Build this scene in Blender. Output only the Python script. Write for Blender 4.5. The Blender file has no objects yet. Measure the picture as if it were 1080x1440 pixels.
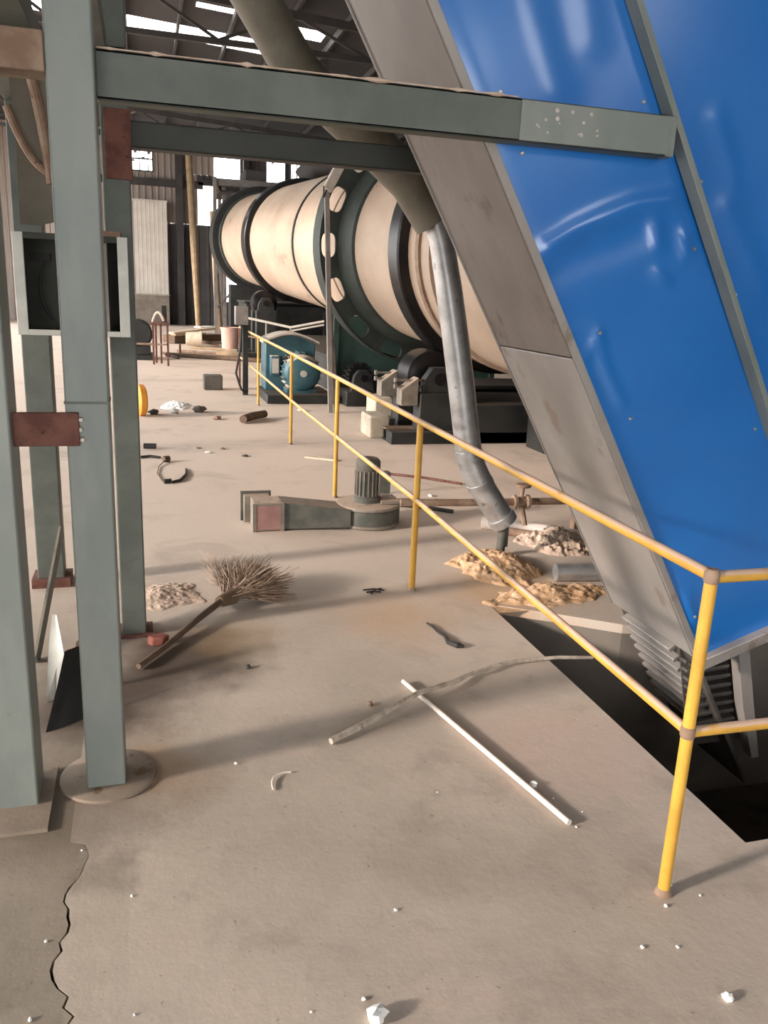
import bpy, math, random
from mathutils import Vector, Matrix
from mathutils.geometry import tessellate_polygon
random.seed(7)
scene = bpy.context.scene
COL = scene.collection
PI = math.pi

# ------------------------------------------------------------------ camera
PITCH, ROLL, YAW, FPX = math.radians(15), math.radians(2.5), math.radians(16.6), 1150.0
hd = Vector((math.sin(YAW), math.cos(YAW), 0)); rt = Vector((math.cos(YAW), -math.sin(YAW), 0)); zz = Vector((0, 0, 1))
fw = hd*math.cos(PITCH) - zz*math.sin(PITCH); up = hd*math.sin(PITCH) + zz*math.cos(PITCH)
r2 = rt*math.cos(ROLL) + up*math.sin(ROLL); u2 = up*math.cos(ROLL) - rt*math.sin(ROLL)
cam = bpy.data.cameras.new('camera'); cam.sensor_fit = 'VERTICAL'; cam.sensor_height = 36.0
cam.lens = 36.0*FPX/1440.0; cam.clip_start = 0.05; cam.clip_end = 300
camo = bpy.data.objects.new('camera', cam); COL.objects.link(camo)
mw = Matrix.Identity(4)
for i in range(3):
    mw[i][0] = r2[i]; mw[i][1] = u2[i]; mw[i][2] = -fw[i]
mw[2][3] = 1.65
camo.matrix_world = mw
scene.camera = camo

# ------------------------------------------------------------------ world, sun, exposure
w = bpy.data.worlds.new('World'); scene.world = w; w.use_nodes = True
bgn = w.node_tree.nodes['Background']
bgn.inputs[0].default_value = (0.98, 0.98, 0.98, 1); bgn.inputs[1].default_value = 4.0
sun = bpy.data.lights.new('sun', 'SUN'); sun.energy = 2.8; sun.color = (1.0, 0.87, 0.77); sun.angle = math.radians(5.0)
suno = bpy.data.objects.new('sun', sun); COL.objects.link(suno)
suno.rotation_euler = Vector((1.0, 0.20, -0.29)).to_track_quat('-Z', 'Y').to_euler()
suno.location = (-20, 0, 8)
vs = scene.view_settings
vs.view_transform = 'Standard'; vs.look = 'None'; vs.gamma = 1.0; vs.use_curve_mapping = False; vs.exposure = 0.78

# ------------------------------------------------------------------ materials
def lin(c):
    return tuple(((v/255)/12.92 if v/255 <= .04045 else ((v/255+.055)/1.055)**2.4) for v in c) + (1,)
MATS = {}
def mat(name, c1, c2=None, scale=4.0, rough=.7, metal=0.0, bump=0.0, bscale=40.0, c3=None, s3=9.0, t3=.62, dust=None, dt=.35,
        stretch=(1, 1, 1), coat=0.0, spec=.5, lo=.35, hi=.65, rvar=0.0):
    m = bpy.data.materials.new(name); m.use_nodes = True
    nt = m.node_tree; N = nt.nodes; L = nt.links
    b = N['Principled BSDF']
    b.inputs['Roughness'].default_value = rough; b.inputs['Metallic'].default_value = metal
    b.inputs['Coat Weight'].default_value = coat; b.inputs['Coat Roughness'].default_value = .17; b.inputs['Specular IOR Level'].default_value = spec
    g = N.new('ShaderNodeNewGeometry'); mp = N.new('ShaderNodeMapping'); mp.inputs['Scale'].default_value = stretch
    L.new(g.outputs['Position'], mp.inputs['Vector'])
    def noise(sc, det=5, ro=.6):
        n = N.new('ShaderNodeTexNoise'); n.inputs['Scale'].default_value = sc; n.inputs['Detail'].default_value = det
        n.inputs['Roughness'].default_value = ro; L.new(mp.outputs[0], n.inputs['Vector']); return n.outputs[0]
    def ramp(src, a, z):
        r = N.new('ShaderNodeMapRange'); r.inputs[1].default_value = a; r.inputs[2].default_value = z; r.interpolation_type = 'SMOOTHSTEP'
        L.new(src, r.inputs[0]); return r.outputs[0]
    def mix(fac, a, c):
        x = N.new('ShaderNodeMix'); x.data_type = 'RGBA'; L.new(fac, x.inputs[0])
        for sock, v in ((x.inputs[6], a), (x.inputs[7], c)):
            if isinstance(v, tuple): sock.default_value = v
            else: L.new(v, sock)
        return x.outputs[2]
    n1 = noise(scale)
    col = mix(ramp(n1, lo, hi), lin(c1), lin(c2 if c2 else c1))
    if c3: col = mix(ramp(noise(s3, 6, .65), t3, t3+.08), col, lin(c3))
    if dust:
        sx = N.new('ShaderNodeSeparateXYZ'); L.new(g.outputs['Normal'], sx.inputs[0])
        d = ramp(sx.outputs[2], dt, dt+.45)
        k = N.new('ShaderNodeMath'); k.operation = 'MULTIPLY'; L.new(d, k.inputs[0]); L.new(ramp(noise(scale*2.3), .25, .5), k.inputs[1])
        col = mix(k.outputs[0], col, lin(dust))
        rr = N.new('ShaderNodeMapRange'); rr.inputs[3].default_value = rough; rr.inputs[4].default_value = .9
        L.new(k.outputs[0], rr.inputs[0]); L.new(rr.outputs[0], b.inputs['Roughness'])
    elif rvar:
        rr = N.new('ShaderNodeMapRange'); rr.inputs[3].default_value = rough-rvar; rr.inputs[4].default_value = rough+rvar
        L.new(n1, rr.inputs[0]); L.new(rr.outputs[0], b.inputs['Roughness'])
    L.new(col, b.inputs['Base Color'])
    if bump:
        bp = N.new('ShaderNodeBump'); bp.inputs['Strength'].default_value = bump; bp.inputs['Distance'].default_value = .004
        L.new(noise(bscale, 6, .6), bp.inputs['Height']); L.new(bp.outputs[0], b.inputs['Normal'])
    MATS[name] = m
    return m

mat('steel_paint', (117, 124, 119), (130, 135, 129), 5, .55, 0, .15, 60, c3=(86, 84, 74), s3=7, t3=.66, dust=(158, 146, 130), dt=.6, stretch=(1, 1, .35))
mat('steel_paint_dark', (82, 87, 80), (96, 101, 94), 5, .6, 0, .15, 60, c3=(80, 70, 58), s3=6, t3=.64, dust=(150, 138, 122), dt=.6)
mat('beam_green_shaded', (46, 50, 45), (56, 58, 52), 5, .6, 0, .15, 60, c3=(70, 60, 50), s3=6, t3=.64, dust=(120, 104, 88), dt=.6)  # rear beam's shade is put into this darker colour
mat('old_olive', (92, 86, 72), (110, 103, 90), 3, .7, 0, .15, 50)
mat('rust', (88, 52, 44), (112, 74, 62), 14, .85, 0, .4, 80, c3=(66, 42, 36), s3=22, t3=.6)
mat('rust_pale', (126, 100, 82), (150, 128, 108), 10, .85, 0, .3, 70, c3=(92, 68, 54), s3=14, t3=.6)
mat('dusty_plate', (132, 118, 104), (146, 130, 114), 9, .9, 0, .3, 60, c3=(112, 88, 66), s3=12, t3=.6)
mat('yellow_paint', (204, 158, 62), (186, 140, 52), 6, .5, 0, .15, 90, c3=(120, 84, 44), s3=26, t3=.68, dust=(196, 168, 148), dt=.25)
mat('blue_sheet', (26, 106, 184), (30, 112, 190), 2, .32, 0.0, 0, 40, coat=.7, spec=.6)
mat('casing_grey', (140, 134, 128), (156, 150, 145), 2.2, .5, .25, .08, 60, c3=(128, 116, 106), s3=4, t3=.6, stretch=(1, 1, .6))
mat('casing_brown', (106, 97, 90), (122, 113, 106), 2.2, .55, .2, .08, 60, c3=(92, 81, 72), s3=3, t3=.58, stretch=(1, 1, .6))
mat('casing_dark', (70, 66, 62), (92, 88, 84), 6, .6, .2, .2, 60)
mat('galvanised', (168, 168, 168), (196, 196, 196), 8, .38, .75, .08, 50, c3=(140, 136, 132), s3=16, t3=.6, rvar=.12)
mat('drum_shell', (186, 164, 144), (170, 148, 128), 1.1, .6, 0, .08, 30, c3=(152, 126, 106), s3=1.7, t3=.6, stretch=(1, .5, 1))
mat('tire_steel', (34, 34, 36), (48, 46, 46), 3, .32, .7, .05, 40)
mat('gear_green', (40, 46, 42), (54, 62, 56), 3, .6, .1, .2, 40, c3=(58, 44, 40), s3=4, t3=.6)
mat('green_plate', (44, 66, 60), (54, 78, 70), 1.5, .6, 0, .1, 30, c3=(44, 48, 46), s3=3, t3=.6)
mat('dark_machine', (34, 36, 36), (50, 50, 48), 3, .6, .2, .2, 40, dust=(110, 98, 86), dt=.8)
mat('teal_motor', (50, 86, 96), (60, 98, 106), 4, .45, 0, .1, 40, dust=(190, 172, 152), dt=.35)
mat('pale_steel', (178, 172, 162), (196, 188, 176), 5, .6, .1, .1, 40)
mat('grey_bar', (120, 114, 110), (140, 132, 126), 5, .6, .1, .1, 40)
mat('white_rim', (206, 206, 198), (190, 190, 182), 8, .6, 0, .1, 60)
mat('box_inside', (56, 58, 52), (68, 70, 62), 5, .8, 0, .1, 40)
mat('black_rubber', (30, 28, 27), (44, 40, 38), 8, .7, 0, .2, 60)
mat('concrete_block', (186, 174, 156), (168, 156, 140), 6, .9, 0, .5, 50)
mat('concrete_dark', (74, 70, 64), (92, 86, 78), 4, .95, 0, .5, 30)
mat('pit_concrete', (122, 114, 105), (104, 97, 90), 2, .95, 0, .4, 20)
mat('bamboo', (168, 146, 118), (150, 126, 96), 5, .8, 0, .2, 50)
mat('wood_dark', (84, 66, 52), (104, 84, 66), 9, .85, 0, .4, 50)
mat('wood_pale', (206, 190, 170), (190, 170, 148), 9, .85, 0, .3, 50)
mat('pvc_white', (226, 214, 204), (212, 198, 188), 14, .5, 0, .1, 60)
mat('stick_bark', (190, 178, 162), (160, 146, 130), 20, .9, 0, .5, 60, c3=(110, 96, 84), s3=34, t3=.6)
mat('broom_twig', (128, 106, 88), (96, 78, 62), 18, .9)
mat('broom_twig_pale', (172, 150, 132), (140, 118, 100), 18, .9)
mat('fan_grey', (112, 106, 96), (138, 128, 116), 7, .75, .1, .2, 50, dust=(176, 156, 138), dt=.5)
mat('fan_dark', (70, 72, 66), (92, 90, 82), 7, .7, .1, .2, 50, dust=(160, 142, 126), dt=.75)
mat('red_oxide', (140, 104, 98), (158, 122, 114), 7, .8, 0, .2, 50)
mat('sand', (208, 172, 136), (190, 150, 112), 14, .95, 0, .9, 120, c3=(222, 194, 164), s3=30, t3=.56)
mat('dust_pale', (206, 184, 166), (190, 166, 148), 12, .95, 0, .8, 60)
mat('styrofoam', (240, 240, 236), (230, 230, 226), 20, .8, 0, .4, 120)
mat('orange_paint', (214, 142, 42), (196, 126, 38), 7, .6, 0, .1, 60)
mat('brick_red', (140, 80, 66), (120, 70, 58), 7, .85, 0, .3, 60)
mat('pink_plastic', (214, 176, 160), (204, 164, 148), 5, .6)
mat('bucket_white', (222, 208, 186), (206, 190, 168), 5, .6)
mat('wall_sheet', (176, 164, 155), (156, 145, 138), .8, .7, .1, .05, 20, c3=(118, 110, 108), s3=.7, t3=.56, stretch=(1, 1, .25))
mat('wall_dark', (76, 73, 75), (92, 88, 87), .7, .75, .1, .05, 20)
mat('wall_white', (226, 218, 206), (214, 206, 194), 2, .7)
mat('roof_sheet', (58, 56, 58), (70, 67, 68), .6, .8, .1, .05, 20)
mat('truss_steel', (60, 58, 57), (74, 70, 68), 2, .7, .1)
mat('truss_pale', (132, 128, 112), (146, 140, 122), 2, .7, .1)
mat('brick_grey', (150, 138, 126), (128, 118, 108), 3, .9, 0, .5, 14)

# translucent skylight sheet
m = bpy.data.materials.new('skylight_sheet'); m.use_nodes = True
nt = m.node_tree; nt.nodes.remove(nt.nodes['Principled BSDF'])
tr = nt.nodes.new('ShaderNodeBsdfTranslucent'); tr.inputs[0].default_value = (.95, .95, .92, 1)
nt.links.new(tr.outputs[0], nt.nodes['Material Output'].inputs[0]); MATS['skylight_sheet'] = m

# floor: worn dusty concrete
def floor_mat(name, ca, cb, cd, cp):
    m = bpy.data.materials.new(name); m.use_nodes = True
    nt = m.node_tree; N = nt.nodes; L = nt.links; b = N['Principled BSDF']
    g = N.new('ShaderNodeNewGeometry')
    def noise(sc, det=6, ro=.62, dist=0):
        n = N.new('ShaderNodeTexNoise'); n.inputs['Scale'].default_value = sc; n.inputs['Detail'].default_value = det
        n.inputs['Roughness'].default_value = ro; n.inputs['Distortion'].default_value = dist
        L.new(g.outputs['Position'], n.inputs['Vector']); return n.outputs[0]
    def ramp(src, a, z):
        r = N.new('ShaderNodeMapRange'); r.inputs[1].default_value = a; r.inputs[2].default_value = z; r.interpolation_type = 'SMOOTHSTEP'
        L.new(src, r.inputs[0]); return r.outputs[0]
    def mul(a, c):
        k = N.new('ShaderNodeMath'); k.operation = 'MULTIPLY'; L.new(a, k.inputs[0])
        if isinstance(c, (int, float)): k.inputs[1].default_value = c
        else: L.new(c, k.inputs[1])
        return k.outputs[0]
    def mix(fac, a, c):
        x = N.new('ShaderNodeMix'); x.data_type = 'RGBA'; L.new(fac, x.inputs[0])
        for sock, v in ((x.inputs[6], a), (x.inputs[7], c)):
            if isinstance(v, tuple): sock.default_value = v
            else: L.new(v, sock)
        return x.outputs[2]
    def blob(cx, cy, r0, r1):          # soft round patch for stains and painted shade, ragged with noise
        c = N.new('ShaderNodeVectorMath'); c.operation = 'DISTANCE'; c.inputs[1].default_value = (cx, cy, 0)
        wv = N.new('ShaderNodeVectorMath'); wv.operation = 'ADD'
        nn = N.new('ShaderNodeTexNoise'); nn.inputs['Scale'].default_value = 5; nn.inputs['Detail'].default_value = 5
        L.new(g.outputs['Position'], nn.inputs['Vector'])
        s = N.new('ShaderNodeVectorMath'); s.operation = 'MULTIPLY_ADD'; s.inputs[1].default_value = (.35, .35, 0); s.inputs[2].default_value = (-.17, -.17, 0)
        L.new(nn.outputs['Color'], s.inputs[0]); L.new(g.outputs['Position'], wv.inputs[0]); L.new(s.outputs[0], wv.inputs[1])
        L.new(wv.outputs[0], c.inputs[0])
        return ramp(c.outputs['Value'], r1, r0)
    col = mix(ramp(noise(.9), .36, .64), lin(ca), lin(cb))
    col = mix(mul(ramp(noise(3.2, 7, .66, .4), .5, .66), .55), col, lin(cd))
    col = mix(mul(ramp(noise(2.1, 6, .6), .55, .72), .6), col, lin(cp))
    # pale dust and painted-in brighter light over the far two thirds of the hall
    sx = N.new('ShaderNodeSeparateXYZ'); L.new(g.outputs['Position'], sx.inputs[0])
    yd = N.new('ShaderNodeMath'); yd.operation = 'MULTIPLY_ADD'; yd.inputs[1].default_value = 1.6; L.new(noise(.8), yd.inputs[0]); L.new(sx.outputs[1], yd.inputs[2])
    col = mix(mul(ramp(yd.outputs[0], 3.4, 6.2), .9), col, lin((208, 192, 178)))
    for (cx, cy, r0, r1, amt, c) in ((.12, 3.55, .12, .5, .9, (74, 60, 50)), (-.18, 3.2, .08, .5, .9, (74, 60, 50)), (.02, 2.66, .02, .3, .6, (146, 112, 74)),  # first two: dark dirt mixed with painted shade around the columns
                                     (-.3, 2.5, .05, .4, .55, (98, 84, 72)), (.4, 3.75, .05, .35, .5, (150, 122, 84)), (1.25, 3.85, .05, .5, .45, (186, 146, 104)),
                                     (2.0, 4.1, .1, .6, .6, (196, 152, 106)), (-.15, 2.15, .02, .14, .5, (92, 82, 72)), (1.5, 2.5, .1, .5, .35, (198, 168, 156))):
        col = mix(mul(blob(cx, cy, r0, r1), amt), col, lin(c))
    def band(src, a, b_, e=.01): return mul(ramp(src, a, a+e), ramp(src, b_+e, b_))
    col = mix(mul(mul(band(sx.outputs[0], -.235, -.09), ramp(sx.outputs[1], 2.28, 2.24)), mul(ramp(noise(3.5), .35, .6), .55)), col, lin((176, 164, 148)))
    col = mix(mul(ramp(noise(1.6, 5, .6, .8), .52, .7), .3), col, lin((138, 126, 114)))
    spk = ramp(noise(46, 3, .5), .69, .73)
    col = mix(mul(spk, .5), col, lin((112, 98, 88)))
    L.new(col, b.inputs['Base Color']); b.inputs['Roughness'].default_value = .85; b.inputs['Specular IOR Level'].default_value = .25
    bp = N.new('ShaderNodeBump'); bp.inputs['Strength'].default_value = .3; bp.inputs['Distance'].default_value = .006
    L.new(noise(22, 8, .65), bp.inputs['Height']); L.new(bp.outputs[0], b.inputs['Normal'])
    MATS[name] = m
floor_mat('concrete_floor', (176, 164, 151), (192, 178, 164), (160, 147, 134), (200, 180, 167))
floor_mat('concrete_floor_dark', (140, 130, 116), (156, 144, 130), (122, 112, 100), (162, 148, 134))   # darker tone for the slab left of the crack

# ------------------------------------------------------------------ mesh helpers
ORI = {}                                   # world origin of every object made here
def V(*a): return Vector(a)
class MB:
    def __init__(s): s.v = []; s.f = []
    def quad_box(s, c, ax, ay, az):
        c, ax, ay, az = Vector(c), Vector(ax), Vector(ay), Vector(az); n = len(s.v)
        for k in (-1, 1):
            for j in (-1, 1):
                for i in (-1, 1): s.v.append(c + ax*i + ay*j + az*k)
        fl = ((0, 2, 3, 1), (4, 5, 7, 6), (0, 1, 5, 4), (2, 6, 7, 3), (0, 4, 6, 2), (1, 3, 7, 5))
        fl2 = [tuple(n+q for q in f) for f in fl]
        if ax.cross(ay).dot(az) < 0: fl2 = [tuple(reversed(f)) for f in fl2]
        s.f += fl2; return s
    def box(s, x0, x1, y0, y1, z0, z1):
        return s.quad_box(((x0+x1)/2, (y0+y1)/2, (z0+z1)/2), ((x1-x0)/2, 0, 0), (0, (y1-y0)/2, 0), (0, 0, (z1-z0)/2))
    def bar(s, p, q, w, h, upv=(0, 0, 1)):          # rectangular bar from p to q, w across, h along upv
        p, q = Vector(p), Vector(q); d = q-p; L = d.length; d.normalize(); u = Vector(upv); u = (u - d*u.dot(d))
        if u.length < 1e-4: u = Vector((1, 0, 0)) - d*d.x
        u.normalize(); sd = d.cross(u)
        return s.quad_box((p+q)/2, d*(L/2), sd*(w/2), u*(h/2))
    def angle(s, p, q, w, t, a, b):                  # L profile: legs of width w along unit vectors a and b
        p, q, a, b = Vector(p), Vector(q), Vector(a), Vector(b)
        pr = [V(0, 0), V(w, 0), V(w, t), V(t, t), V(t, w), V(0, w)]; n = len(s.v)
        for o in (p, q):
            for c in pr: s.v.append(o + a*c.x + b*c.y)
        k = 6
        for i in range(k): s.f.append((n+i, n+(i+1) % k, n+k+(i+1) % k, n+k+i))
        s.f.append(tuple(n+i for i in reversed(range(k)))); s.f.append(tuple(n+k+i for i in range(k))); return s
    def tube(s, pts, r, n=10, caps=True):
        pts = [Vector(p) for p in pts]; rs = r if isinstance(r, (list, tuple)) else [r]*len(pts)
        b0 = len(s.v); pu = None
        for i, p in enumerate(pts):
            d = (pts[min(i+1, len(pts)-1)] - pts[max(i-1, 0)]).normalized()
            if pu is None: pu = Vector((0, 0, 1)) if abs(d.z) < .9 else Vector((1, 0, 0))
            u = (pu - d*pu.dot(d)).normalized(); pu = u; t = d.cross(u)
            sc = 1.0
            if 0 < i < len(pts)-1:
                a = (pts[i]-pts[i-1]).normalized(); sc = 1/max(.55, abs(a.dot(d)))
            for k in range(n):
                an = 2*PI*k/n; s.v.append(p + (u*math.cos(an) + t*math.sin(an))*rs[i]*(1 + (sc-1)*.5))
        for i in range(len(pts)-1):
            for k in range(n):
                a, b = b0+i*n+k, b0+i*n+(k+1) % n; s.f.append((a, b, b+n, a+n))
        if caps:
            s.f.append(tuple(b0+k for k in reversed(range(n)))); e = b0+(len(pts)-1)*n; s.f.append(tuple(e+k for k in range(n)))
        return s
    def lathe(s, o, d, prof, n=32, a0=0, caps=True):    # prof: list of (t, r) along d from o
        o, d = Vector(o), Vector(d).normalized(); u = Vector((0, 0, 1)) if abs(d.z) < .9 else Vector((1, 0, 0))
        u = (u - d*u.dot(d)).normalized(); t = d.cross(u); b0 = len(s.v)
        for (q, r) in prof:
            for k in range(n):
                an = 2*PI*k/n + a0; s.v.append(o + d*q + (u*math.cos(an) + t*math.sin(an))*max(r, 1e-4))
        for i in range(len(prof)-1):
            for k in range(n):
                a, b = b0+i*n+k, b0+i*n+(k+1) % n; s.f.append((a, b, b+n, a+n))
        if caps:
            s.f.append(tuple(b0+k for k in reversed(range(n)))); e = b0+(len(prof)-1)*n; s.f.append(tuple(e+k for k in range(n)))
        return s
    def sheet(s, rows, th=None):                    # grid of points; optional thickness vector
        b0 = len(s.v); R = len(rows); Cn = len(rows[0])
        for r in rows:
            for p in r: s.v.append(Vector(p))
        for i in range(R-1):
            for j in range(Cn-1):
                a = b0+i*Cn+j; s.f.append((a, a+1, a+Cn+1, a+Cn))
        if th is not None:
            th = Vector(th); b1 = len(s.v)
            for k in range(R*Cn): s.v.append(s.v[b0+k] + th)
            for i in range(R-1):
                for j in range(Cn-1):
                    a = b1+i*Cn+j; s.f.append((a+Cn, a+Cn+1, a+1, a))
            ring = [j for j in range(Cn)] + [i*Cn+Cn-1 for i in range(1, R)] + [(R-1)*Cn+j for j in range(Cn-2, -1, -1)] + [i*Cn for i in range(R-2, 0, -1)]
            for q in range(len(ring)):
                a, b = ring[q], ring[(q+1) % len(ring)]; s.f.append((b0+b, b0+a, b1+a, b1+b))
        return s
    def prism(s, poly, ext):                        # closed polygon (3D points) extruded by vector
        n = len(poly); b0 = len(s.v); ext = Vector(ext)
        for p in poly: s.v.append(Vector(p))
        for p in poly: s.v.append(Vector(p)+ext)
        s.f.append(tuple(b0+i for i in reversed(range(n)))); s.f.append(tuple(b0+n+i for i in range(n)))
        for i in range(n): s.f.append((b0+i, b0+(i+1) % n, b0+n+(i+1) % n, b0+n+i))
        return s
    def mesh(s, name, org, material, sm=35):
        me = bpy.data.meshes.new(name); me.from_pydata([v - org for v in s.v], [], s.f); me.validate()
        import bmesh
        bm = bmesh.new(); bm.from_mesh(me); bmesh.ops.recalc_face_normals(bm, faces=bm.faces); bm.to_mesh(me); bm.free()
        me.materials.append(MATS[material] if isinstance(material, str) else material)
        if sm:
            me.polygons.foreach_set('use_smooth', [True]*len(me.polygons)); me.set_sharp_from_angle(angle=math.radians(sm))
        return me
    def build(s, name, material, parent=None, org=None, sm=35, bev=0):
        o_w = ORI[parent.name] if (parent is not None and org is None) else Vector(org if org is not None else (0, 0, 0))
        me = s.mesh(name, o_w, material, sm)
        o = bpy.data.objects.new(name, me); COL.objects.link(o)
        if parent is not None:
            o.parent = parent; o.location = o_w - ORI[parent.name]
        else: o.location = o_w
        ORI[o.name] = o_w
        if bev:
            b = o.modifiers.new('bevel', 'BEVEL'); b.width = bev; b.segments = 2; b.limit_method = 'ANGLE'; b.angle_limit = math.radians(40)
        return o
def tag(o, label=None, cat=None, group=None, kind=None):
    if label: o['label'] = label
    if cat: o['category'] = cat
    if group: o['group'] = group
    if kind: o['kind'] = kind
    return o
def thing(name, label, cat, loc, group=None):
    o = bpy.data.objects.new(name, None); COL.objects.link(o); o.location = loc; o.empty_display_size = .1
    ORI[o.name] = Vector(loc); return tag(o, label, cat, group)
def inst(src, parent, off):                 # another copy of a piece, sharing its mesh, moved by off
    c = src.copy(); COL.objects.link(c); c.parent = parent; c.location = Vector(src.location) + Vector(off)
    ORI[c.name] = ORI[src.name] + Vector(off); return c
def struct(o): o['kind'] = 'structure'; return o
def lerp(a, b, t): return a + (b-a)*t
def arc3(p0, p1, p2, n):                    # quadratic curve
    p0, p1, p2 = Vector(p0), Vector(p1), Vector(p2)
    return [p0*(1-t)**2 + p1*2*t*(1-t) + p2*t*t for t in [i/n for i in range(n+1)]]

# ================================================================== THE SETTING
X0, X1, Y0, Y1 = -7.0, 10.0, -6.0, 36.0
# floor: two slabs with a ragged crack between them, and the pit left open
PIT = [(1.80, 1.83), (4.6, 1.80), (4.6, 3.30), (2.75, 3.42), (2.40, 3.52), (2.12, 3.72), (1.80, 3.92)]
crack = []
y = -6.0
while y < 2.28:
    wob = .018*math.sin(y*9.1) + .012*math.sin(y*23+1) + random.uniform(-.011, .011)
    crack.append((-.235 - .012*(2.3-y) + wob, y)); y += .03 if y > 1.0 else .5
crack.append((-.262, 2.30))
def flat(name, loops, z, depth):
    vecs = [[Vector((x, y, 0)) for x, y in lp] for lp in loops]
    tris = tessellate_polygon(vecs); pts = [p for lp in vecs for p in lp]
    mb = MB(); mb.v = [Vector((p.x, p.y, z)) for p in pts]; mb.f = [tuple(t) for t in tris]
    k = 0
    for lp in vecs:
        n = len(lp); b0 = len(mb.v)
        for p in lp: mb.v.append(Vector((p.x, p.y, z-depth)))
        for i in range(n): mb.f.append((k+i, k+(i+1) % n, b0+(i+1) % n, b0+i))
        k += n
    return mb
def fine(o):
    return o
right_edge = [(x + random.uniform(.001, .005) + (.003 if 1.2 < y < 2.1 else 0), y) for x, y in crack[:-1]] + [crack[-1]]
slabR = flat('floor', [[(-.262, 46), (-.262, 2.30)] + right_edge[::-1][1:] + [(24, -6), (24, 46)], PIT], 0, .05)
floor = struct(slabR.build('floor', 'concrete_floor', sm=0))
slabL = flat('floor', [[(-.262, 46), (-24, 46), (-24, -6)] + crack], 0, .05)
struct(slabL.build('floor', 'concrete_floor_dark', sm=0))
bed = MB().box(-24, 1.75, -6, 46, -.5, -.06); bed.box(4.65, 24, -6, 46, -.5, -.06); bed.box(1.75, 4.65, -6, 1.7, -.5, -.06); bed.box(1.75, 4.65, 4.0, 46, -.5, -.06)
bed.build('floor_bed', 'concrete_dark', floor, sm=0)
# pit walls and bottom
pw = MB(); n = len(PIT)
for i in range(n):
    a, b = PIT[i], PIT[(i+1) % n]; k = len(pw.v)
    pw.v += [V(a[0], a[1], -.05), V(b[0], b[1], -.05), V(b[0], b[1], -1.1), V(a[0], a[1], -1.1)]; pw.f.append((k, k+1, k+2, k+3))
pw.build('pit_wall', 'pit_concrete', floor, sm=0)
MB().box(1.7, 4.7, 1.7, 4.0, -1.2, -1.1).build('pit_bottom', 'pit_concrete', floor, sm=0)

# corrugated sheet piece: width wd along x, height h
def corr(wd, h, depth=.04, pitch=.25):
    xs = []; x = 0
    while x < wd-1e-6:
        xs += [(x, 0), (x+pitch*.55, 0), (x+pitch*.68, -depth), (x+pitch*.87, -depth)]; x += pitch
    xs.append((wd, 0)); xs = [q for q in xs if q[0] <= wd+1e-6]
    mb = MB(); mb.sheet([[V(a, b, 0) for a, b in xs], [V(a, b, h) for a, b in xs]], (0, .01, 0)); return mb
# far wall: lower dark band, upper sheets, openings left out
wf = struct(MB().box(X0, X1, Y1+.12, Y1+.16, 7.3, 7.6).build('wall_far', 'wall_dark', org=(0, Y1, 0), sm=0))
def panel_row(parent, x0, x1, z0, z1, y, material, wd=1.0):
    nfull = int(round((x1-x0)/wd)); wd = (x1-x0)/nfull; first = None
    for i in range(nfull):
        if first is None:
            mb = corr(wd, z1-z0); mb.v = [v + V(x0, y, z0) for v in mb.v]; first = mb.build('wall_panel', material, parent, sm=0)
        else: inst(first, parent, (wd*i, 0, 0))
WY = Y1
panel_row(wf, -7, -.2, 0, 7.3, WY, 'wall_sheet')
panel_row(wf, -.2, 2.3, 4.0, 5.9, WY, 'wall_sheet')        # below the broken window
panel_row(wf, .55, 2.96, 5.9, 7.3, WY, 'wall_sheet')
panel_row(wf, -.2, .55, 6.75, 7.3, WY, 'wall_sheet', .75)
panel_row(wf, -.2, 3.4, 0, 4.0, WY+.05, 'wall_dark')
panel_row(wf, 2.3, 2.96, 5.5, 5.9, WY, 'wall_dark', .66)
panel_row(wf, 3.4, 10, 4.3, 5.2, WY, 'wall_dark')
panel_row(wf, 3.4, 4.1, 2.3, 4.3, WY, 'wall_dark', .7)
panel_row(wf, 4.3, 10, 0, 4.3, WY, 'wall_dark')
panel_row(wf, 3.4, 4.3, 0, 1.0, WY, 'wall_dark', .9)
panel_row(wf, 4.0, 5.05, 5.2, 7.3, WY, 'wall_dark', 1.05)
panel_row(wf, 5.85, 6.1, 5.2, 7.3, WY, 'wall_dark', .25)
panel_row(wf, 6.9, 10, 5.2, 7.3, WY, 'wall_dark', 1.03)
panel_row(wf, 2.96, 6.9, 6.75, 7.3, WY, 'wall_dark', .98)
panel_row(wf, 2.96, 4.0, 5.2, 5.75, WY, 'wall_dark', 1.04)
# framing of the far wall
MB().box(1.42, 1.70, 35.55, 35.9, 0, 7.2).build('column', 'truss_steel', wf, sm=0)
MB().box(4.1, 4.3, 35.6, 35.9, 0, 7.2).build('column', 'truss_steel', wf, sm=0)
MB().box(-2, 2.5, 35.75, 35.92, 5.35, 5.62).build('girt', 'truss_steel', wf, sm=0)
MB().box(2.3, 10, 35.75, 35.92, 5.5, 5.7).build('girt', 'truss_steel', wf, sm=0)
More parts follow.
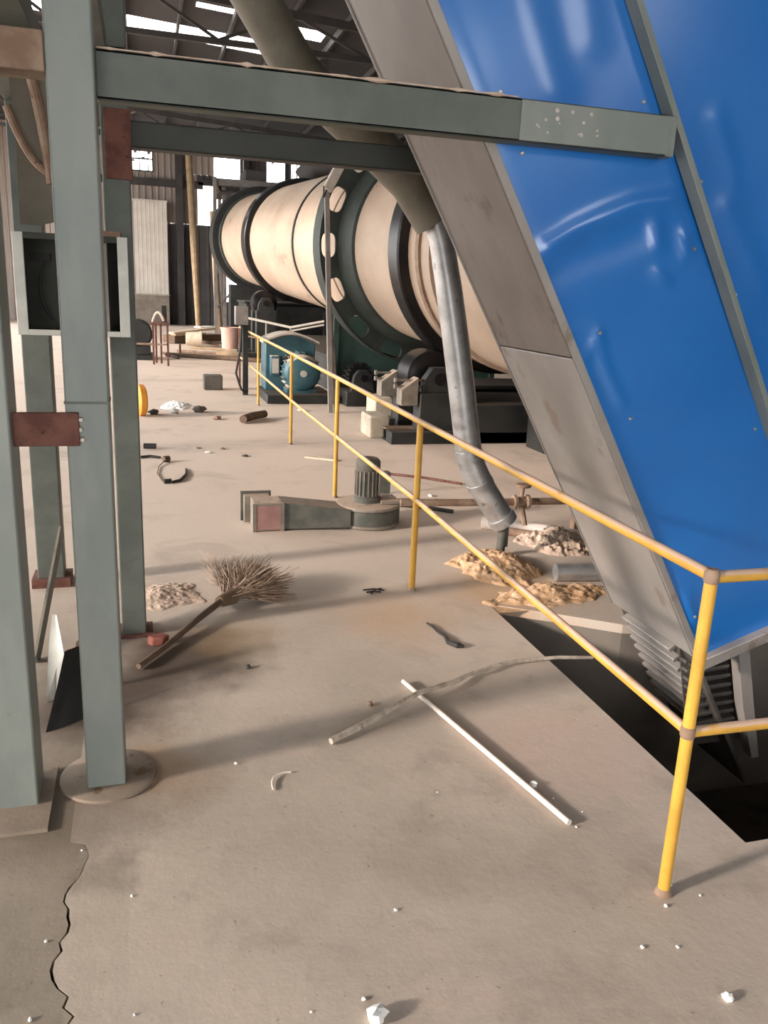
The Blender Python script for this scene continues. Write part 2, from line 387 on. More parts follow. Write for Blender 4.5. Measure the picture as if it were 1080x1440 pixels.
# broken window, top left
wn = struct(MB().box(-.25, .58, 35.88, 35.94, 6.70, 6.76).build('window_1', 'truss_steel', org=(.15, 35.9, 5.9), sm=0))
for x in (-.25, .06, .38, .55): MB().box(x, x+.04, 35.89, 35.94, 5.9, 6.72).build('mullion', 'truss_steel', wn, sm=0)
for z in (5.86, 6.3): MB().box(-.25, .58, 35.89, 35.94, z, z+.05).build('transom', 'truss_steel', wn, sm=0)
for (x, z, sx_, sz_) in ((-.12, 6.5, .12, .16), (.16, 6.32, .14, .1), (.42, 6.5, .1, .22), (-.18, 6.2, .08, .12)):
    MB().prism([V(x, 35.91, z), V(x+sx_, 35.91, z+.03), V(x+sx_*.7, 35.91, z+sz_), V(x-.02, 35.91, z+sz_*.6)], (0, .02, 0)).build('dirty_pane', 'wall_sheet', wn, sm=0)
wn2 = struct(MB().box(5.0, 5.9, 35.88, 35.94, 6.70, 6.78).build('window_2', 'truss_steel', org=(5.45, 35.9, 5.7), sm=0))
for x in (5.02, 5.82): MB().box(x, x+.05, 35.89, 35.94, 5.75, 6.72).build('mullion', 'truss_steel', wn2, sm=0)
wn3 = struct(MB().box(6.05, 6.95, 35.88, 35.94, 6.70, 6.78).build('window_3', 'truss_steel', org=(6.5, 35.9, 5.7), sm=0))
for x in (6.1, 6.3, 6.62, 6.88): MB().box(x, x+.04, 35.89, 35.94, 5.75, 6.72).build('mullion', 'truss_steel', wn3, sm=0)
MB().bar((6.3, 35.9, 5.8), (6.7, 35.9, 6.7), .05, .05).build('brace', 'truss_steel', wn3, sm=0)
# pale sheet door with low brick footing
dr = struct(MB().box(-.25, 1.08, 35.5, 35.6, 4.72, 4.8).build('door_1', 'wall_white', org=(.4, 35.5, 1.1), sm=0))
p0 = None
for i in range(4):
    if p0 is None:
        mb = corr(.32, 3.55, .006, .16); mb.v = [v + V(-.22, 35.45, 1.18) for v in mb.v]; p0 = mb.build('door_panel', 'wall_white', dr, sm=0)
    else: inst(p0, dr, (.32*i, 0, 0))
fb = struct(MB().box(-3.0, 1.06, 35.2, 35.4, 0, 1.16).build('trim_1', 'brick_grey', org=(-.5, 35.3, 0), sm=0))
MB().box(-3.0, 1.10, 35.16, 35.44, 1.16, 1.2).build('coping', 'concrete_block', fb, sm=0)

# right wall, left wall with its long opening, wall behind the camera
wr = struct(MB().box(X1, X1+.1, Y0, Y1, 0, 6.5).build('wall_right', 'wall_dark', org=(X1, 10, 0), sm=0))
for yy in range(0, 37, 6): MB().box(X1-.3, X1, yy-.12, yy+.12, 0, 6.4).build('column', 'truss_steel', wr, sm=0)
wl = struct(MB().box(X0-.1, X0, Y0, -1.2, 0, 7.4).build('wall_left', 'wall_sheet', org=(X0, 0, 0), sm=0))
MB().box(X0-.1, X0, -1.2, 33, 5.8, 7.4).build('wall_panel', 'wall_sheet', wl, sm=0)
MB().box(X0-.1, X0, -1.2, 11.0, 3.9, 5.8).build('wall_panel', 'wall_sheet', wl, sm=0)  # unseen header, lowered to keep the sun off the near drum
MB().box(X0-.1, X0, -1.2, 4.0, 3.5, 3.9).build('wall_panel', 'wall_sheet', wl, sm=0)  # unseen lower header, added to shade the casing's upper underside
MB().box(X0-.1, X0, 33, 36.1, 0, 7.4).build('wall_panel', 'wall_sheet', wl, sm=0)
for yy in (-1.2, 7.2, 13.5, 20.0, 26.5, 33): MB().box(X0-.1, X0+.1, yy-.1, yy+.1, 0, 5.8).build('column', 'truss_steel', wl, sm=0)
wb = struct(MB().box(X0, X1, Y0-.1, Y0, 5.9, 7.4).build('wall_back', 'wall_sheet', org=(0, Y0, 0), sm=0))
MB().box(X0, -3.4, Y0-.1, Y0, 0, 4.3).build('wall_panel', 'wall_sheet', wb, sm=0)
MB().box(-3.4, 2.8, Y0-.1, Y0, 3.6, 4.3).build('wall_panel', 'wall_sheet', wb, sm=0)  # unseen gate opening beneath, sized to light the frame and blue sheet
MB().box(2.8, X1, Y0-.1, Y0, 0, 4.3).build('wall_panel', 'wall_sheet', wb, sm=0)
MB().box(X0, 4.1, Y0-.1, Y0, 4.3, 5.9).build('wall_panel', 'wall_sheet', wb, sm=0)  # unseen high opening beside this, added for the sheen on the blue sheet
MB().box(6.6, X1, Y0-.1, Y0, 4.3, 5.9).build('wall_panel', 'wall_sheet', wb, sm=0)

# roof with skylight rows
def rz(x): return 7.0 - .06*x
sky_rows = [(-.12, .88, 19.9, 20.95), (.93, 1.92, 19.9, 20.95), (1.97, 2.95, 19.9, 20.95), (3.1, 3.85, 18.5, 19.2), (1.2, 2.05, 18.2, 18.5), (-2.1, -1.1, 19.95, 20.85),
            (-4.0, -3.0, 10, 11), (4, 5, 10, 11.2), (-1, 0, 10, 11.2)]
xb = sorted(set([X0-.3, X1+.3] + [v for r in sky_rows for v in r[:2]])); yb = sorted(set([Y0-.2, Y1+.3] + [v for r in sky_rows for v in r[2:]]))
rm = MB()
for i in range(len(xb)-1):
    for j in range(len(yb)-1):
        cx, cy = (xb[i]+xb[i+1])/2, (yb[j]+yb[j+1])/2
        if any(r[0] < cx < r[1] and r[2] < cy < r[3] for r in sky_rows): continue
        k = len(rm.v); rm.v += [V(xb[i], yb[j], rz(xb[i])), V(xb[i+1], yb[j], rz(xb[i+1])), V(xb[i+1], yb[j+1], rz(xb[i+1])), V(xb[i], yb[j+1], rz(xb[i]))]
        rm.f.append((k, k+1, k+2, k+3))
ceil = struct(rm.build('ceiling', 'roof_sheet', sm=0))
for r in sky_rows:
    MB().sheet([[V(r[0]-.02, r[2]-.02, rz(r[0])+.03), V(r[1]+.02, r[2]-.02, rz(r[1])+.03)], [V(r[0]-.02, r[3]+.02, rz(r[0])+.03), V(r[1]+.02, r[3]+.02, rz(r[1])+.03)]]).build('skylight_panel', 'skylight_sheet', ceil, sm=0)
for x in (-6, -4.1, -2.15, -.16, .905, 1.945, 2.98, 4.0, 5.3, 6.5, 8, 9.5):
    MB().bar((x, Y0, rz(x)-.09), (x, Y1, rz(x)-.09), .05, .14).build('purlin', 'truss_steel', ceil, sm=0)
for yy in (6.5, 12.5, 17.0, 22.5, 28.5):
    t = struct(MB().bar((X0, yy, rz(X0)-.25), (X1, yy, rz(X1)-.25), .1, .14).build('trim_%d' % (yy*2), 'truss_steel', org=(0, yy, 6.7), sm=0))
    MB().bar((X0, yy, 6.0), (X1, yy, 5.95), .08, .1).build('bottom_chord', 'truss_steel', t, sm=0)
    for i in range(12):
        xa, xc = X0 + i*17/12, X0 + (i+1)*17/12
        if i % 2 == 0: MB().bar((xa, yy, 6.0), (xc, yy, rz(xc)-.25), .05, .05).build('web_bar', 'truss_pale' if i % 4 == 0 else 'truss_steel', t, sm=0)
        else: MB().bar((xa, yy, rz(xa)-.25), (xc, yy, 6.0), .05, .05).build('web_bar', 'truss_steel', t, sm=0)

# ================================================================== ROTARY DRUM
D = V(-.0366, 1, .0503); DU = D.normalized()
def ax(y): return V(4.1, 10.5, 2.24) + D*(y-10.5)
E1 = DU.cross(V(0, 0, 1)).normalized(); E2 = E1.cross(DU)
drum = thing('rotary_drum', 'long pale rotary drum dryer with black tyre rings, lying behind the yellow railing', 'drum', (4.1, 14, 0))
def lathe_y(prof, n=72):
    o = ax(0); k = D.length
    return MB().lathe(o, DU, [(q*k, r) for q, r in prof], n, caps=False)
lathe_y([(5.2, 0.9), (5.2, 1.29), (26.0, 1.29), (26.0, .95)]).build('shell', 'drum_shell', drum)
nt_ = lathe_y([(9.15, 1.28), (9.15, 1.40), (9.17, 1.42), (9.48, 1.42), (9.5, 1.40), (9.5, 1.28)]).build('tyre_ring', 'tire_steel', drum)
ft_ = lathe_y([(20.2, 1.28), (20.2, 1.40), (20.22, 1.42), (20.72, 1.42), (20.75, 1.40), (20.75, 1.28)]).build('tyre_ring', 'tire_steel', drum)
for (a, b, r, mt) in ((15.3, 15.38, 1.315, 'gear_green'), (8.75, 8.85, 1.32, 'rust_pale'), (8.4, 8.55, 1.33, 'drum_shell'), (12.75, 12.8, 1.305, 'rust_pale'), (25.3, 25.6, 1.34, 'gear_green')):
    lathe_y([(a, 1.28), (a, r), (b, r), (b, 1.28)]).build('hoop', mt, drum)
# girth gear: web plate with oval holes, rim and collar
def gear_plate(ya, yb_, ri, ro, rc, hr, ht, nh, ph):
    mb = MB(); K = 24
    for face, yy in ((0, ya), (1, yb_)):
        for h in range(nh):
            a0 = 2*PI*h/nh + ph; half = PI/nh; outer = []; inner = []
            for k in range(K):
                th = 2*PI*k/K; c_, s_ = math.cos(th), math.sin(th)
                m_ = max(abs(c_), abs(s_)); sx_, sy_ = c_/m_, s_/m_
                rr = (ri+ro)/2 + sx_*(ro-ri)/2; aa = a0 + sy_*half
                outer.append((rr, aa)); e = 2/3.0
                inner.append((rc + hr*abs(c_)**e*(1 if c_ > 0 else -1), a0 + ht/rc*abs(s_)**e*(1 if s_ > 0 else -1)))
            b0 = len(mb.v)
            for r, a in outer+inner: mb.v.append(ax(yy) + E1*(-r*math.cos(a)) + E2*(r*math.sin(a)))
            for k in range(K): mb.f.append((b0+k, b0+(k+1) % K, b0+K+(k+1) % K, b0+K+k))
            if face == 0:
                b1 = len(mb.v)
                for r, a in inner: mb.v.append(ax(yy) + E1*(-r*math.cos(a)) + E2*(r*math.sin(a)))
                for r, a in inner: mb.v.append(ax(yb_) + E1*(-r*math.cos(a)) + E2*(r*math.sin(a)))
                for k in range(K): mb.f.append((b1+k, b1+(k+1) % K, b1+K+(k+1) % K, b1+K+k))
    return mb
gear_plate(11.68, 11.74, 1.29, 1.69, 1.555, .105, .165, 16, -.03).build('gear_web', 'gear_green', drum, sm=30)
lathe_y([(11.67, 1.675), (11.67, 1.69), (12.08, 1.69), (12.08, 1.64), (11.76, 1.66)]).build('gear_rim', 'gear_green', drum)
lathe_y([(11.3, 1.285), (11.32, 1.33), (11.5, 1.40), (11.68, 1.43)]).build('gear_collar', 'gear_green', drum)
for h in range(28):
    a = 2*PI*h/28 + .05
    if -1.3 < ((a+PI) % (2*PI)) - PI < 1.5:
        c = ax(11.66) + E1*(-1.38*math.cos(a)) + E2*(1.38*math.sin(a)); MB().lathe(c - DU*.03, DU, [(0, .02), (.02, .025), (.04, .025)], 6).build('bolt', 'tire_steel', drum)
# stationary end hoods
hf = thing('drum_end_hood', 'dark round hood closing the far end of the drum', 'hood', (3.55, 26.6, 0))
lathe_y([(25.7, 1.30), (25.7, 1.5), (26.6, 1.5), (26.9, 1.2), (26.9, .004)]).build('hood_shell', 'dark_machine', hf)
MB().box(2.6, 4.5, 26.1, 26.8, 0, 1.7).build('hood_stand', 'dark_machine', hf, sm=0)
hn = thing('drum_end_hood', 'dark round hood at the near drum end, hidden behind the sloping casing', 'hood', (4.3, 4.9, 0))
lathe_y([(5.3, 1.3), (5.3, 1.42), (4.6, 1.42), (4.4, 1.2), (4.4, .004)]).build('hood_shell', 'dark_machine', hn)
MB().box(3.7, 5.0, 4.5, 5.1, 0, .8).build('hood_stand', 'dark_machine', hn, sm=0)

# roller stations (one under each tyre)
def station(y, label, near):
    c = ax(y); zb = c.z - 1.42
    s = thing('roller_station', label, 'roller stand', (c.x, y, 0), 'roller stands under the drum')
    for sg in (-1, 1):
        an = math.radians(32); rr = .30; rx = c.x + sg*math.sin(an)*(1.42+rr); rzc = c.z - math.cos(an)*(1.42+rr)
        MB().lathe((rx, y-.24, rzc), (0, 1, 0), [(0, .12), (0, .25), (.03, rr), (.45, rr), (.48, .25), (.48, .12)], 40).build('roller', 'tire_steel', s)
        MB().tube([(rx, y-.52, rzc), (rx, y+.52, rzc)], .07, 16).build('shaft', 'tire_steel', s)
        for q in (-1, 1):
            MB().prism([V(rx-.2, y+q*.42-.07, rzc-.16), V(rx+.2, y+q*.42-.07, rzc-.16), V(rx+.18, y+q*.42-.07, rzc), V(rx+.09, y+q*.42-.07, rzc+.13), V(rx-.09, y+q*.42-.07, rzc+.13), V(rx-.18, y+q*.42-.07, rzc)], (0, .14, 0)).build('bearing_block', 'dark_machine', s, bev=.01)
            MB().box(rx-.24, rx+.24, y+q*.42-.13, y+q*.42+.13, 0, rzc-.16).build('bearing_post', 'dark_machine', s, bev=.01)
            if near and sg < 0:
                for zk in (.05, .12):
                    MB().tube([(rx-.5, y+q*.42, rzc-.14+zk), (rx-.18, y+q*.42, rzc-.14+zk)], .014, 8).build('adjusting_bolt', 'grey_bar', s)
                    MB().lathe((rx-.52, y+q*.42, rzc-.14+zk), (1, 0, 0), [(0, .03), (.03, .03)], 6).build('bolt_head', 'grey_bar', s)
                MB().prism([V(rx-.46, y+q*.42-.1, rzc-.3), V(rx-.26, y+q*.42-.1, rzc-.3), V(rx-.26, y+q*.42-.1, rzc+.02), V(rx-.46, y+q*.42-.1, rzc-.12)], (0, .2, 0)).build('bolt_bracket', 'fan_grey', s, bev=.008)
    MB().box(c.x-1.5, c.x+1.5, y-.62, y-.40, .0, .14).build('sill', 'dark_machine', s, bev=.01)
    MB().box(c.x-1.5, c.x+1.5, y+.40, y+.62, .0, .14).build('sill', 'dark_machine', s, bev=.01)
    MB().box(c.x-.6, c.x+.6, y-.62, y+.62, 0, .45).build('base_frame', 'dark_machine', s, bev=.01)
    return s
st1 = station(9.33, 'dark roller stand with shiny roller under the nearer black tyre ring', True)
st2 = station(20.45, 'dark roller stand under the far black tyre ring', False)
for (x, y_, h, lb) in ((2.92, 10.22, .36, 'pale concrete block beside the near roller stand'), (2.62, 9.33, .26, 'broken pale concrete block with a chipped face in front of the roller stand')):
    ob = MB().box(x-.12, x+.12, y_-.22, y_+.22, 0, h).build('concrete_block', 'concrete_block', org=(x, y_, 0), bev=.02); tag(ob, lb, 'block')
# dark ground beams below the drum
for i, (a, b, yy, lb) in enumerate(((3.55, 5.6, 9.05, 'long dusty steel beam on the floor in front of the near roller stand'),)):
    t = thing('ground_beam', lb, 'beam', ((a+b)/2, yy, 0))
    MB().box(a-.9, b, yy-.08, yy+.08, 0, .02).build('bottom_flange', 'dark_machine', t); MB().box(a-.9, b, yy-.015, yy+.015, .02, .13).build('web', 'dark_machine', t); MB().box(a-.9, b, yy-.08, yy+.08, .13, .15).build('top_flange', 'rust_pale', t)
for (a, lb) in (((3.5, 5.2, 10.3, 11.2, 0, .45), 'low dark block added as shade under the drum, between the near roller stand and the girth gear'), ((3.0, 5.0, 13.2, 19.6, 0, .55), 'long dark plinth under the drum behind the teal motor'),  # near blocks are added: dark masses standing in for shade under the drum
                ((4.2, 5.4, 6.0, 8.5, 0, .6), 'dark block added as shade under the drum beside the sloping casing'), ((2.5, 4.6, 21.3, 23.0, 0, 1.25), 'tall dark plinth beyond the far tyre ring')):
    c = ((a[0]+a[1])/2, (a[2]+a[3])/2, 0); t = thing('drum_plinth', lb, 'plinth', c)
    MB().box(*a).build('plinth_block', 'dark_machine', t, bev=.02); MB().box(a[0]-.04, a[1]+.04, a[2]-.04, a[3]+.04, a[5], a[5]+.05).build('plinth_cap', 'dark_machine', t, bev=.01)
# green gear guard
t = thing('gear_guard', 'dark green steel guard plate standing behind the perforated girth gear', 'guard', (3.8, 12.95, 0))
MB().box(2.82, 5.6, 12.72, 12.78, .1, 1.28).build('guard_plate', 'green_plate', t, bev=.01)
for x in (2.84, 4.6, 5.5): MB().box(x, x+.08, 12.66, 12.72, 0, 1.28).build('guard_post', 'green_plate', t)
MB().box(2.82, 5.6, 12.62, 12.72, .1, .16).build('guard_ledge', 'dark_machine', t)
# pinion drive by the gear
t = thing('pinion_drive', 'small dark pinion gear on bearing stand beside the girth gear', 'gear', (3.05, 12.0, 0))
MB().box(2.85, 3.35, 11.75, 12.45, 0, .22).build('pinion_base', 'dark_machine', t, bev=.01)
mb = MB(); pr = []
for k in range(18):
    for (o_, r_) in ((-.07, .17), (-.03, .22), (.03, .22), (.07, .17)): pr.append((2*PI*k/18+o_*1.1, r_))
mb.prism([V(3.1 + r_*math.cos(a), 11.95, .42 + r_*math.sin(a)) for a, r_ in pr], (0, .22, 0)); mb.build('pinion', 'tire_steel', t)
MB().tube([(3.1, 11.7, .42), (3.1, 12.6, .42)], .05, 14).build('shaft', 'tire_steel', t)
for yy in (11.76, 12.3): MB().prism([V(2.92, yy, .22), V(3.28, yy, .22), V(3.24, yy, .45), V(3.17, yy, .53), V(3.03, yy, .53), V(2.96, yy, .45)], (0, .1, 0)).build('bearing_block', 'dark_machine', t, bev=.01)

# teal motor and gearbox
t = thing('gear_motor', 'teal electric motor with round end cover and dusty arched gearbox behind the railing', 'motor', (2.2, 12.6, 0))
MB().box(1.72, 2.75, 12.0, 13.2, 0, .13).build('skid', 'dark_machine', t, bev=.01)
hp = [V(1.78, 12.66, .13), V(2.55, 12.66, .13), V(2.55, 12.66, .84)] + [V(2.55-.77*k/8, 12.66, .84+.13*math.sin(PI*k/8)) for k in range(1, 8)] + [V(1.78, 12.66, .84)]
MB().prism(hp, (0, .5, 0)).build('gearbox', 'teal_motor', t, bev=.015)
top = [[V(2.60-.87*k/10, yy, .845+.13*math.sin(PI*k/10)) for k in range(11)] for yy in (12.58, 13.2)]
MB().sheet(top, (0, 0, .03)).build('gearbox_lid', 'pale_steel', t)
MB().lathe((2.28, 12.16, .43), (0, 1, 0), [(0, .08), (0, .17), (.03, .235), (.08, .26), (.1, .275), (.5, .275)], 36).build('motor_body', 'teal_motor', t)
fin0 = None
for k in range(22):
    a = 2*PI*k/22
    MB().bar((2.28+.285*math.cos(a), 12.3, .43+.285*math.sin(a)), (2.28+.285*math.cos(a), 12.64, .43+.285*math.sin(a)), .012, .04, (math.cos(a), 0, math.sin(a))).build('cooling_fin', 'teal_motor', t)
MB().lathe((2.28, 12.14, .43), (0, 1, 0), [(0, .02), (0, .05), (.03, .05)], 18).build('hub_cap', 'pale_steel', t)
MB().box(1.84, 1.98, 12.5, 12.66, .36, .66).build('terminal_box', 'teal_motor', t, bev=.012)
MB().box(1.86, 1.96, 12.49, 12.5, .40, .62).build('terminal_lid', 'pale_steel', t)
MB().box(2.05, 2.5, 12.25, 12.6, .13, .19).build('motor_foot', 'teal_motor', t)
MB().tube([(2.02, 12.45, .63), (2.1, 12.42, .66), (2.18, 12.4, .66)], .025, 8).build('cable_gland', 'black_rubber', t)

# light post in front of the gear
t = thing('lamp_post', 'thin grey angle-iron post with a pale box on top, standing before the drum', 'post', (2.46, 11.15, 0))
MB().angle((2.45, 11.12, 0), (2.325, 11.12, 2.93), .06, .012, (1, 0, 0), (0, 1, 0)).build('post', 'grey_bar', t, sm=0)
MB().angle((2.54, 11.14, 0), (2.40, 11.18, 1.7), .05, .01, (1, 0, 0), (0, 1, 0)).build('brace', 'grey_bar', t, sm=0)
MB().bar((2.35, 11.12, 2.90), (2.52, 11.12, 3.22), .13, .12, (1, 0, 0)).build('lamp_box', 'pale_steel', t, bev=.01)
MB().tube([(2.34, 11.08, 2.9), (2.28, 10.95, 2.8), (2.27, 10.93, 2.93)], .01, 6).build('cable', 'black_rubber', t)

# thin rails around the motor
t = thing('inner_guard_rail', 'low pale pipe guard rail bent round the machinery behind the motor', 'railing', (2.2, 15, 0))
MB().tube([(1.76, 15.0, 1.12), (2.5, 14.6, .99)], .022, 10).build('top_rail', 'pale_steel', t)
MB().tube([(2.5, 14.6, .99), (3.05, 14.4, 1.12)], .022, 10).build('top_rail', 'pale_steel', t)
MB().tube([(2.5, 14.6, .93), (3.05, 14.4, 1.06)], .016, 10).build('mid_rail', 'pale_steel', t)
MB().tube([(1.76, 15.0, .8), (2.5, 14.6, .72)], .016, 10).build('mid_rail', 'rust_pale', t)
for (x, y_) in ((1.78, 15.0), (2.1, 14.82), (2.5, 14.6)): MB().tube([(x, y_, 0), (x, y_, 1.1 - .17*(x-1.76))], .02, 8).build('post', 'grey_bar', t)
# control box on a post
t = thing('control_box', 'small grey control box on a dark post at the far end of the yellow railing', 'box', (1.52, 13.1, 0))
MB().box(1.48, 1.56, 13.0, 13.08, 0, 1.12).build('post', 'dark_machine', t)
MB().box(1.36, 1.56, 12.95, 13.1, 1.08, 1.36).build('box_body', 'grey_bar', t, bev=.01)
MB().tube([(1.46, 12.98, 1.08), (1.43, 12.95, .7), (1.36, 12.9, .35), (1.44, 12.9, .1), (1.52, 13.0, .05)], .018, 8).build('cable', 'black_rubber', t)

# ================================================================== YELLOW RAILING
t = thing('pipe_railing', 'yellow painted pipe railing with dusty rails beside the pit', 'railing', (1.40, 1.69, 0))
def rxy(y): return 1.40 + .0165*(y-1.69)
for (y_, mt, r) in ((1.69, 'yellow_paint', .0175), (4.21, 'yellow_paint', .0185), (6.4, 'yellow_paint', .018), (8.79, 'yellow_paint', .018), (11.86, 'yellow_paint', .018), (14.7, 'rust', .018)):
    x = rxy(y_); p = MB().tube([(x, y_, 0), (x, y_, .965)], r, 14).build('post', mt, t)
    MB().lathe((x, y_, 0), (0, 0, 1), [(0, .026), (.005, .024), (.012, r+.003), (.02, r)], 14).build('weld_collar', 'rust_pale', p)
MB().tube([(rxy(1.69), 1.69, .975), (rxy(8.8), 8.8, .98), (rxy(14.7), 14.7, .965)], .0165, 14).build('top_rail', 'yellow_paint', t)
MB().tube([(rxy(1.69), 1.69, .525), (rxy(4.21), 4.21, .535), (rxy(8.8), 8.8, .48), (rxy(14.7), 14.7, .46)], .0155, 14).build('mid_rail', 'yellow_paint', t)
MB().tube([(1.40, 1.69, .972), (3.4, 1.67, .975)], .0165, 14).build('top_rail', 'yellow_paint', t)
MB().tube([(1.40, 1.69, .522), (3.4, 1.67, .512)], .0155, 14).build('mid_rail', 'yellow_paint', t)
x = 3.4; MB().tube([(x, 1.67, 0), (x, 1.67, .97)], .0175, 14).build('post', 'yellow_paint', t)
for z_ in (.975, .525): MB().lathe((1.40, 1.69, z_-.02), (0, 0, 1), [(0, .017), (.008, .021), (.03, .021), (.04, .015)], 12).build('weld_bead', 'rust_pale', t)

# ================================================================== GREY-GREEN SUPPORT FRAME
fr = thing('support_frame', 'grey-green steel support frame with square columns and two cross beams', 'frame', (-.16, 2.55, 0))
def column(x0, x1, y0, y1, z1, mt='steel_paint', bev=.006): return MB().box(x0, x1, y0, y1, 0, z1).build('column', mt, fr, bev=bev)
cF = column(-.228, -.104, 2.56, 2.68, 4.2)
column(-.54, -.372, 2.50, 2.66, 4.2)
cR = column(-.142, -.03, 3.83, 3.94, 4.2, 'steel_paint_dark')
column(-.60, -.462, 4.60, 4.72, 4.2, 'steel_paint_dark')
MB().lathe((-.163, 2.635, 0), (0, 0, 1), [(0, .158), (.010, .158), (.012, .153)], 40).build('base_plate', 'dusty_plate', fr)
MB().box(-.64, -.332, 2.365, 2.72, 0, .012).build('base_plate', 'dusty_plate', fr)
MB().box(-.17, .0, 3.80, 3.97, 0, .012).build('base_plate', 'rust', fr)
MB().box(-.63, -.43, 4.57, 4.75, 0, .05).build('base_plate', 'rust', fr)
# channel beams
def channel(x0, x1, y0, y1, z0, z1, mt, tk=.01):
    mb = MB().box(x0, x1, y0, y0+tk, z0, z1); mb.box(x0, x1, y0, y1, z1-tk, z1); mb.box(x0, x1, y0, y1, z0, z0+tk); return mb.build('cross_beam', mt, fr, bev=.003)
b1 = channel(-.104, 1.755, 2.672, 2.742, 2.146, 2.276, 'steel_paint_dark')
MB().box(1.20, 1.755, 2.666, 2.672, 2.150, 2.272).build('splice_plate', 'steel_paint', b1, bev=.002)
for k in range(14):
    MB().lathe((1.22+random.random()*.3, 2.667, 2.18+random.random()*.08), (0, -1, 0), [(0, .003+random.random()*.007), (.004, .003)], 6).build('paint_chip', 'pale_steel', b1)
lp = []; lr = []
for k in range(75):
    lp.append(V(-.10 + k*.0174, 2.670, 2.278)); lr.append(.0022 + .004*max(0, math.sin(k*.31)+math.sin(k*.83))*random.random())
MB().tube(lp, lr, 6).build('dust_lip', 'dust_pale', b1)
b2 = channel(-.03, 1.45, 3.83, 3.93, 2.19, 2.293, 'beam_green_shaded')
MB().box(-.60, -.03, 3.83, 3.90, 2.46, 2.56).build('cross_beam', 'steel_paint_dark', fr)
MB().box(-.47, -.03, 3.955, 3.99, 1.42, 1.48).build('cabinet_rail', 'steel_paint_dark', fr)
MB().box(-.60, -.462, 3.94, 4.60, 2.46, 2.56).build('side_beam', 'steel_paint_dark', fr)
MB().box(-.20, -.105, 2.68, 3.83, 2.5, 2.6).build('side_beam', 'steel_paint_dark', fr)
MB().box(-.50, -.38, 2.66, 4.60, 2.58, 2.68).build('side_beam', 'steel_paint_dark', fr)
MB().box(-.372, -.19, 2.545, 2.56, 1.172, 1.272).build('splice_plate', 'rust', fr, bev=.003)
for (x, z_) in ((-.185, 1.25), (-.188, 1.22), (-.183, 1.19), (-.2, 1.178), (-.215, 1.18)): MB().lathe((x, 2.556, z_), (0, -1, 0), [(0, .009), (.008, .006)], 7).build('weld_bead', 'pale_steel', fr)
MB().box(-.372, -.228, 2.545, 2.66, 2.175, 2.275).build('cross_piece', 'rust_pale', fr, bev=.004)
MB().box(-.128, -.02, 3.81, 3.83, 2.06, 2.33).build('gusset_plate', 'rust', fr, bev=.003)
MB().box(-.230, -.102, 2.558, 2.682, 1.295, 1.303).build('weld_seam', 'steel_paint_dark', fr)
# olive brown plate and bent arm hanging between the columns
MB().sheet([[V(-.475, 3.86, 1.86), V(-.40, 3.87, 1.86), V(-.33, 3.86, 1.88)], [V(-.47, 3.86, 2.15), V(-.40, 3.88, 2.14), V(-.345, 3.86, 2.16)], [V(-.48, 3.86, 2.47), V(-.41, 3.87, 2.47), V(-.33, 3.86, 2.47)]], (0, .008, 0)).build('hanging_plate', 'old_olive', fr)
MB().tube(arc3((-.40, 3.80, 2.46), (-.36, 3.80, 2.3), (-.335, 3.80, 2.02), 8), .022, 10).build('bent_arm', 'rust_pale', fr)
MB().tube(arc3((-.49, 3.82, 2.3), (-.42, 3.80, 2.08), (-.34, 3.81, 2.06), 8), .016, 8).build('bent_arm', 'rust_pale', fr)

# open electrical cabinet hung behind the front column
t = thing('electric_cabinet', 'open dark electrical cabinet with white rim behind the front column', 'cabinet', (-.26, 3.75, 1.43))
x0, x1, z0, z1 = -.47, -.055, 1.432, 1.815
MB().box(x0, x1, 3.815, 3.825, z0, z1).build('back_panel', 'box_inside', t)
for nm, a in (('side_panel', (x0, x0+.012, 3.6, 3.815, z0, z1)), ('side_panel', (x1-.012, x1, 3.6, 3.815, z0, z1)), ('top_panel', (x0+.012, x1-.012, 3.6, 3.815, z1-.012, z1)), ('bottom_panel', (x0+.012, x1-.012, 3.6, 3.815, z0, z0+.012))):
    MB().box(*a).build(nm, 'box_inside', t)
for a in ((x0-.006, x0+.034, 3.585, 3.6, z0-.004, z1+.004), (x1-.034, x1+.006, 3.585, 3.6, z0-.004, z1+.004), (x0+.034, x1-.034, 3.585, 3.6, z0-.004, z0+.018)):
    MB().box(*a).build('rim', 'white_rim', t, bev=.002)
MB().box(x0+.034, x1-.034, 3.585, 3.6, z1-.02, z1+.004).build('rim', 'box_inside', t, bev=.002)
MB().tube(arc3((-.37, 3.76, 1.72), (-.44, 3.74, 1.6), (-.36, 3.76, 1.48), 10), .006, 6).build('cable', 'black_rubber', t)
MB().box(-.44, -.36, 3.78, 3.815, 1.72, 1.75).build('terminal_strip', 'black_rubber', t)
MB().box(x1-.10, x1-.075, 3.62, 3.80, z0+.012, z1-.02).build('mounting_plate', 'grey_bar', t)
MB().box(-.15, -.075, 3.60, 3.80, 1.815, 1.84).build('top_bracket', 'rust_pale', t)

